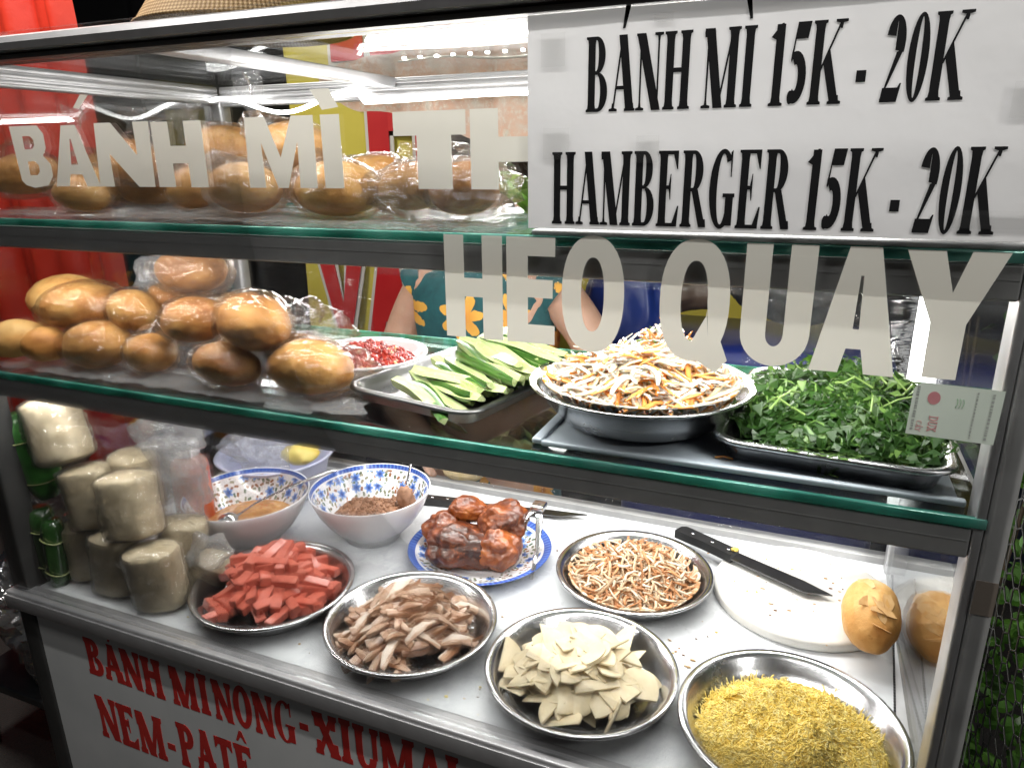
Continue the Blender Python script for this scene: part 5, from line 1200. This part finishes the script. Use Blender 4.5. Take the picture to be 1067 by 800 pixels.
for z, a_, b_, oy in secs:
    for i in range(n):
        a = 2 * pi * i / n; k = 1 + .03 * noise.noise(Vector((cos(a) * 3, sin(a) * 3, z * 7))) + (.05 * sin(a * 9) * max(0, -.05 - z) * 1.5)
        vs.append((a_ * cos(a) * k, b_ * sin(a) * k + oy, z - GR))
mb.add(vs, [(j * n + i, j * n + (i + 1) % n, (j + 1) * n + (i + 1) % n, (j + 1) * n + i) for j in range(len(secs) - 1) for i in range(n)])
mb.build('dress', M_dress, per)
for pts in ([(.12, .002, .372), (.145, .003, .366), (.165, .002, .352)], [(-.12, .002, .372), (-.138, .003, .366), (-.152, .002, .352)]):
    mb = MB(); mb.tube([(x, y, z - GR) for x, y, z in pts], [.056, .058, .057], 24, cap=False, flat=1.0); mb.build('sleeve', M_dress, per)
dv = (Vector(wL) - Vector(V(.655, .655, .178))).normalized(); c0 = Vector(wL) - dv * .012; ax = dv.orthogonal().normalized(); ay = dv.cross(ax)
mb = MB(); mb.tube([tuple(c0 + (ax * cos(2 * pi * k / 24) + ay * sin(2 * pi * k / 24)) * .0275) for k in range(25)], .0016, 6, cap=False); mb.build('cord_bracelet', simple('yellow_cord', (.55, .36, .10), None, 20, .5), per)
o = bread_mesh(.085, .055, .05, 77, False).build('cut_bread', simple('pale_bread_crumb', (.62, .46, .22), (.72, .58, .34), 70, .6, bump=.4), loc=(.470, .590, .022), rot=(.2, .1, .4)); tag(o, 'pale yellow piece of bread held in the hands behind the counter', 'bread')

# ------------------------------------------------------------------ behind the cart
# lace valance hung behind the top rail
g = G('floral_lace_cloth'); tc = g.obj(); f = g.noise(26, 4, .6); f2 = g.noise(150, 3, .7)
col = g.ramp(f, [(.35, (.70, .62, .55)), (.55, (.74, .50, .38)), (.65, (.72, .66, .58)), (.8, (.45, .36, .30))]); col = g.mix(g.mth('MULTIPLY', g.step(f2, .5, .62), .55), col, (.78, .74, .68))
d = g.n('BsdfDiffuse'); g.set(d.inputs[0], col); t_ = g.n('BsdfTranslucent'); g.set(t_.inputs[0], col); mx = g.n('MixShader', {0: .4}); g.set(mx.inputs[1], d.outputs[0]); g.set(mx.inputs[2], t_.outputs[0]); g.set(g.out.inputs[0], mx.outputs[0])
mb = MB(); nx, nj = 90, 16; vs = []
for j in range(nj + 1):
    v = j / nj
    for i in range(nx + 1):
        u = i / nx; x = .20 + 1.05 * u; lo = .722 - .085 * min(1, u / .33) ** .8 + .012 * sin(u * 9); hi = .775 + .055 * min(1, u * 2.2)
        z = lo + (hi - lo) * v; vs.append((x, .588 + .012 * sin(u * 46 + .6 * sin(u * 11)) * (1 - .4 * v) + .006 * sin(u * 101), z + .004 * sin(u * 60) * (1 - v)))
mb.add(vs, [(j * (nx + 1) + i, j * (nx + 1) + i + 1, (j + 1) * (nx + 1) + i + 1, (j + 1) * (nx + 1) + i) for j in range(nj) for i in range(nx)])
tag(mb.build('lace_valance', g.m), 'pale floral lace cloth hung along the back under the cart roof', 'cloth')
# straw conical hat
t = thing('straw_hat', 'conical straw hat hanging behind the cart above the top rail', 'hat', (-.115, .78, .885))
g = G('woven_straw'); tc = g.obj(); s = g.n('SeparateXYZ'); g.set(s.inputs[0], tc); ang = g.mth('ARCTAN2', s.outputs[1], s.outputs[0]); wv = g.mth('SINE', g.mth('MULTIPLY', ang, 160)); hv = g.mth('SINE', g.mth('MULTIPLY', s.outputs[2], 900)); f = g.noise(20, 5)
g.p(Base_Color=g.mix(g.step(g.mth('ADD', wv, hv), -.6, 1.2), (.22, .13, .05), g.ramp(f, [(.3, (.34, .22, .10)), (.7, (.50, .36, .19))])), Roughness=.7, Normal=g.bump(g.mth('ADD', wv, hv), .3, .002))
mb = MB(); mb.lathe([(.225, .0), (.165, .085), (.09, .17), (.0, .25), (.0, .245), (.088, .165), (.163, .081), (.222, -.002), (.225, 0)], 72); mb.build('hat_cone', g.m, t)
mb = MB(); mb.tube([(.2245 * cos(2 * pi * k / 48), .2245 * sin(2 * pi * k / 48), 0) for k in range(49)], .004, 8, cap=False); mb.build('hat_rim', g.m, t)
mb = MB(); mb.tube([(0, 0, .245), (.003, 0, .40), (0, .005, .65)], .002, 5); mb.build('hat_cord', M_black, t)
# yellow and red banner on a stall behind
t = thing('shop_banner', 'yellow shop banner with big red white edged letters behind the seller', 'banner', (-.60, 1.500, -.14))
g = G('yellow_banner_vinyl'); f = g.noise(5, 4); g.p(Base_Color=g.ramp(f, [(.3, (.55, .46, .06)), (.7, (.66, .57, .10))]), Roughness=.45)
mb = MB(); nx = 40; vs = []
for z in (0, .35, .7, 1.05, 1.4):
    for i in range(nx + 1): vs.append((1.75 * i / nx, .012 * sin(i * .35 + z * 3), z))
mb.add(vs, [(j * (nx + 1) + i, j * (nx + 1) + i + 1, (j + 1) * (nx + 1) + i + 1, (j + 1) * (nx + 1) + i) for j in range(4) for i in range(nx)]); mb.build('banner_sheet', g.m, t)
M_bred = simple('banner_red', (.50, .015, .02), (.58, .03, .03), 6, .45); M_bwhite = simple('banner_white', (.62, .60, .55), None, 6, .45)
def grow(loop, e):
    c = [Vector((p[0], p[1])) for p in loop]; n = len(c); A = sum(c[i].x * c[(i + 1) % n].y - c[(i + 1) % n].x * c[i].y for i in range(n)); sgn = 1 if A > 0 else -1; out = []
    for i in range(n):
        a, b, d_ = c[i - 1], c[i], c[(i + 1) % n]; e1 = (b - a).normalized(); e2 = (d_ - b).normalized(); n1 = Vector((e1.y, -e1.x)) * sgn; n2 = Vector((e2.y, -e2.x)) * sgn; k = 1 + n1.dot(n2)
        out.append(tuple(b + (n1 + n2) / max(.35, k) * e))
    return out
def banner_letter(loop):
    mb = MB(); mb.prism([grow(loop, .014)], .004, xz(-.016)); o = mb.build('banner_letter', M_bwhite, t, smooth=False)
    mb = MB(); mb.prism([loop], .004, xz(-.021)); mb.build('letter_face', M_bred, o, smooth=False)
def sh(loop, dx, dz): return [(x + dx, z + dz) for x, z in loop]
X0, Zr = .0, .14
banner_letter(sh([(.0, 0), (.115, 0), (.115, .04), (.095, .04), (.095, .22), (.115, .22), (.115, .27), (.0, .27), (.0, .22), (.02, .22), (.02, .04), (.0, .04)], .300, .70))     # I
banner_letter(sh([(.0, .0), (.14, .0), (.14, .04), (.105, .04), (.105, .19), (.14, .19), (.14, .14), (.20, .14), (.20, .27), (-.06, .27), (-.06, .14), (.0, .14), (.0, .19), (.035, .19), (.035, .04), (.0, .04)], .455, .70)) # T
banner_letter(sh([(.0, 0), (.1, 0), (.1, .27), (.0, .27)], .665, .70))
banner_letter(sh([(.06, 0), (.115, 0), (.175, .25), (.115, .25), (.088, .10), (.06, .25), (.0, .25)], .085, .175))   # V
banner_letter(sh([(.0, 0), (.055, 0), (.066, .05), (.10, .05), (.108, 0), (.17, 0), (.125, .25), (.050, .25)], .275, .175))   # A
for dx, w_ in ((.20, .12), (.345, .13)): banner_letter(sh([(0, 0), (w_, 0), (w_, .2), (0, .2)], dx, 1.05))
banner_letter(sh(arc(.09, .1, .1, .1, 0, 342, 20), .53, 1.055))
# red tarpaulin curtains at the left
M_tarp = simple('red_tarpaulin', (.48, .022, .012), (.62, .045, .02), 3, .4, bump=.25, bscale=12, bdist=.02)
def curtain(x0, x1, y, z0_, z1_, seed, label, amp=.03, edge=0.0):
    mb = MB(); nx, nj = 80, 24; vs = []
    for j in range(nj + 1):
        v = j / nj
        for i in range(nx + 1):
            u = i / nx; xx = x0 + (x1 - x0) * u + edge * v * u; vs.append((xx, y + amp * sin(u * 17 + seed + 1.2 * sin(v * 2.2 + seed)) * (.6 + .4 * (1 - v)) + amp * .4 * sin(u * 43 + v * 3), z0_ + (z1_ - z0_) * v))
    mb.add(vs, [(j * (nx + 1) + i, j * (nx + 1) + i + 1, (j + 1) * (nx + 1) + i + 1, (j + 1) * (nx + 1) + i) for j in range(nj) for i in range(nx)])
    tag(mb.build('red_curtain', M_tarp), label, 'curtain', 'red tarpaulins behind the cart')
curtain(-1.45, -.70, .90, -.80, 1.7, .5, 'red tarpaulin hanging upright behind the left end of the cart', .035, -.12)
curtain(-2.9, -1.52, 1.35, -.8, 1.9, 2.2, 'second red tarpaulin further back at the far left', .05)
mb = MB(); mb.tube([(-3.0, .93, 1.7), (-.2, .93, 1.72)], .016, 12); tag(mb.build('curtain_pole', M_aludark), 'dim metal pole carrying the red tarpaulin', 'pole')
# blue crate and dark sacks behind the seller
M_blue = simple('blue_plastic', (.008, .016, .12), (.014, .028, .17), 8, .35, bump=.1)
t = thing('blue_crate', 'dark blue plastic storage crate behind the seller', 'crate', (.98, 1.02, GR))
mb = MB(); mb.bbox((-.26, -.16, 0), (.26, .16, 1.10), .03, 3); mb.build('crate_body', M_blue, t)
for zz in (.25, .5, .75, .98):
    mb = MB(); mb.bbox((-.268, -.168, zz), (.268, .168, zz + .03), .008); mb.build('crate_rib', M_blue, t)
t = thing('blue_bag', 'blue plastic bag hanging beside the seller', 'bag', (.70, .95, .30))
mb = MB(); mb.blob((0, 0, 0), (.09, .05, .13), lambda d: 1 + .18 * noise.noise(d * 2) + .06 * abs(noise.noise(d * 7)), 4); mb.build('bag_body', simple('bright_blue_plastic', (.008, .02, .13), (.014, .035, .18), 8, .3), t)
mb = MB(); mb.tube([(-.03, 0, .12), (-.015, 0, .2), (.015, 0, .2), (.03, 0, .12)], .005, 6); mb.build('bag_handle', M_blue, t)
for i, (x, y, z, r, lab) in enumerate([(1.05, 1.00, .36, .13, 'dark glossy sack lying on the blue crate'), (.80, 1.05, .33, .09, 'small brown sack beside the blue crate'), (1.35, 1.15, .10, .20, 'large black sack to the right of the blue crate')]):
    mb = MB(); mb.blob((0, 0, 0), (r, r * .7, r * .55), lambda d: 1 + .25 * noise.noise(d * 1.8 + Vector((i, 0, 0))) + .1 * abs(noise.noise(d * 6)), 4)
    tag(mb.build('sack', [M_black, simple('brown_sack', (.05, .03, .02), (.1, .07, .05), 30, .5), M_black][i], loc=(x, y, z)), lab, 'sack')
# far shop shapes in the gloom
mb = MB(); mb.bbox((-.9, 2.2, GR), (2.4, 2.7, .05), .02); tag(mb.build('market_counter', simple('dark_navy_board', (.012, .016, .035), (.02, .026, .05), 4, .5)), 'dark navy counter of the stall behind', 'counter')
# ------------------------------------------------------------------ outside the cart, left and right
crumple('plastic_sack', (-.62, .42, -.44), (.17, .16, .20), 31, thin('dim_clear_plastic', (.6, .62, .63), .1, .06, 1.2, 1, 20, .01, haze=.55, hazecol=(.2, .21, .22)), 'grey crumpled plastic sack piled left of the cart', 'sacks left of the cart', 5, .35, 'sack')
crumple('plastic_sack', (-.66, .46, -.13), (.14, .14, .13), 33, bpy.data.materials['dim_clear_plastic'], 'upper grey plastic sack lying on the lower sack left of the cart', 'sacks left of the cart', 5, .35, 'sack')
t = thing('stool', 'low dark stool holding the plastic sacks left of the cart', 'stool', (-.64, .44, GR))
mb = MB(); mb.bbox((-.17, -.15, .20), (.17, .15, .225), .006); mb.build('seat', M_black, t)
for sx in (-1, 1):
    for sy in (-1, 1):
        mb = MB(); mb.tube([(sx * .14, sy * .12, .20), (sx * .16, sy * .14, 0)], .014, 8); mb.build('leg', M_black, t)
# leafy plant with a wire mesh at the right
t = thing('leafy_plant', 'green leafy shrub behind wire mesh right of the cart', 'plant', (1.405, .36, GR))
g = G('shrub_leaf'); f = g.noise(30, 3); g.p(Base_Color=g.mix(g.rnd(), g.ramp(f, [(.3, (.03, .11, .012)), (.7, (.10, .24, .03))]), (.06, .15, .015)), Roughness=.4)
mb = MB(); rr = random.Random(77)
for i in range(1700):
    c = Vector((rr.uniform(-.045, .22), rr.uniform(-.26, .5), rr.uniform(.15, 1.32))); nrm = Vector((rr.gauss(-.3, .5), rr.gauss(-.7, .4), rr.gauss(.3, .5))).normalized(); ux = nrm.orthogonal().normalized(); ux = Matrix.Rotation(rr.uniform(0, 6.3), 3, nrm) @ ux; uy = nrm.cross(ux); s = rr.uniform(.012, .024)
    pts = [(0, 0), (.35, .42), (.75, .5), (1.15, .36), (1.5, 0), (1.15, -.36), (.75, -.5), (.35, -.42)]
    vs = [c + ux * a * s + uy * b * s * 1.1 + nrm * (-.25 * abs(b) * s + .1 * a * a * s) for a, b in pts]; mb.add([v[:] for v in vs], [(0, 1, 2, 3, 4), (0, 4, 5, 6, 7)])
mb.build('foliage', g.m, t, smooth=False)['kind'] = 'stuff'
mb = MB()
for i in range(9):
    x, y = rr.uniform(-.1, .15), rr.uniform(-.25, .4); mb.tube([(x, y, 0), (x + rr.gauss(0, .03), y + rr.gauss(0, .03), .5), (x + rr.gauss(0, .06), y + rr.gauss(0, .06), 1.25)], [.007, .005, .002], 6)
mb.build('stem', simple('shrub_stem', (.05, .035, .02), (.09, .06, .03), 30, .7), t)
mb = MB(); hs = .020; rows = 60; cols = 16
for j in range(rows):
    for i in range(cols):
        y0 = -.33 + i * hs * 1.732 + (hs * .866 if j % 2 else 0); z0_ = .16 + j * hs * 1.5
        P = [(0, y0 + hs * .5 * sin(radians(60 * k)) * 1.0, z0_ + hs * .5 * cos(radians(60 * k)) * 1.0) for k in range(7)]
        for k in (0, 1, 5): 
            a, b = [Vector((-.165, y0 + hs * sin(radians(60 * q)), z0_ + hs * cos(radians(60 * q)))) for q in (k, k + 1)]
            mb.tube([a, b], .0012, 3, cap=False)
me = mb.build('wire_mesh', simple('mesh_wire', (.03, .03, .028), None, 10, .5, .5), loc=(1.492, .36, GR)); tag(me, 'dark hexagonal wire mesh in front of the leafy shrub right of the cart', 'wire mesh')
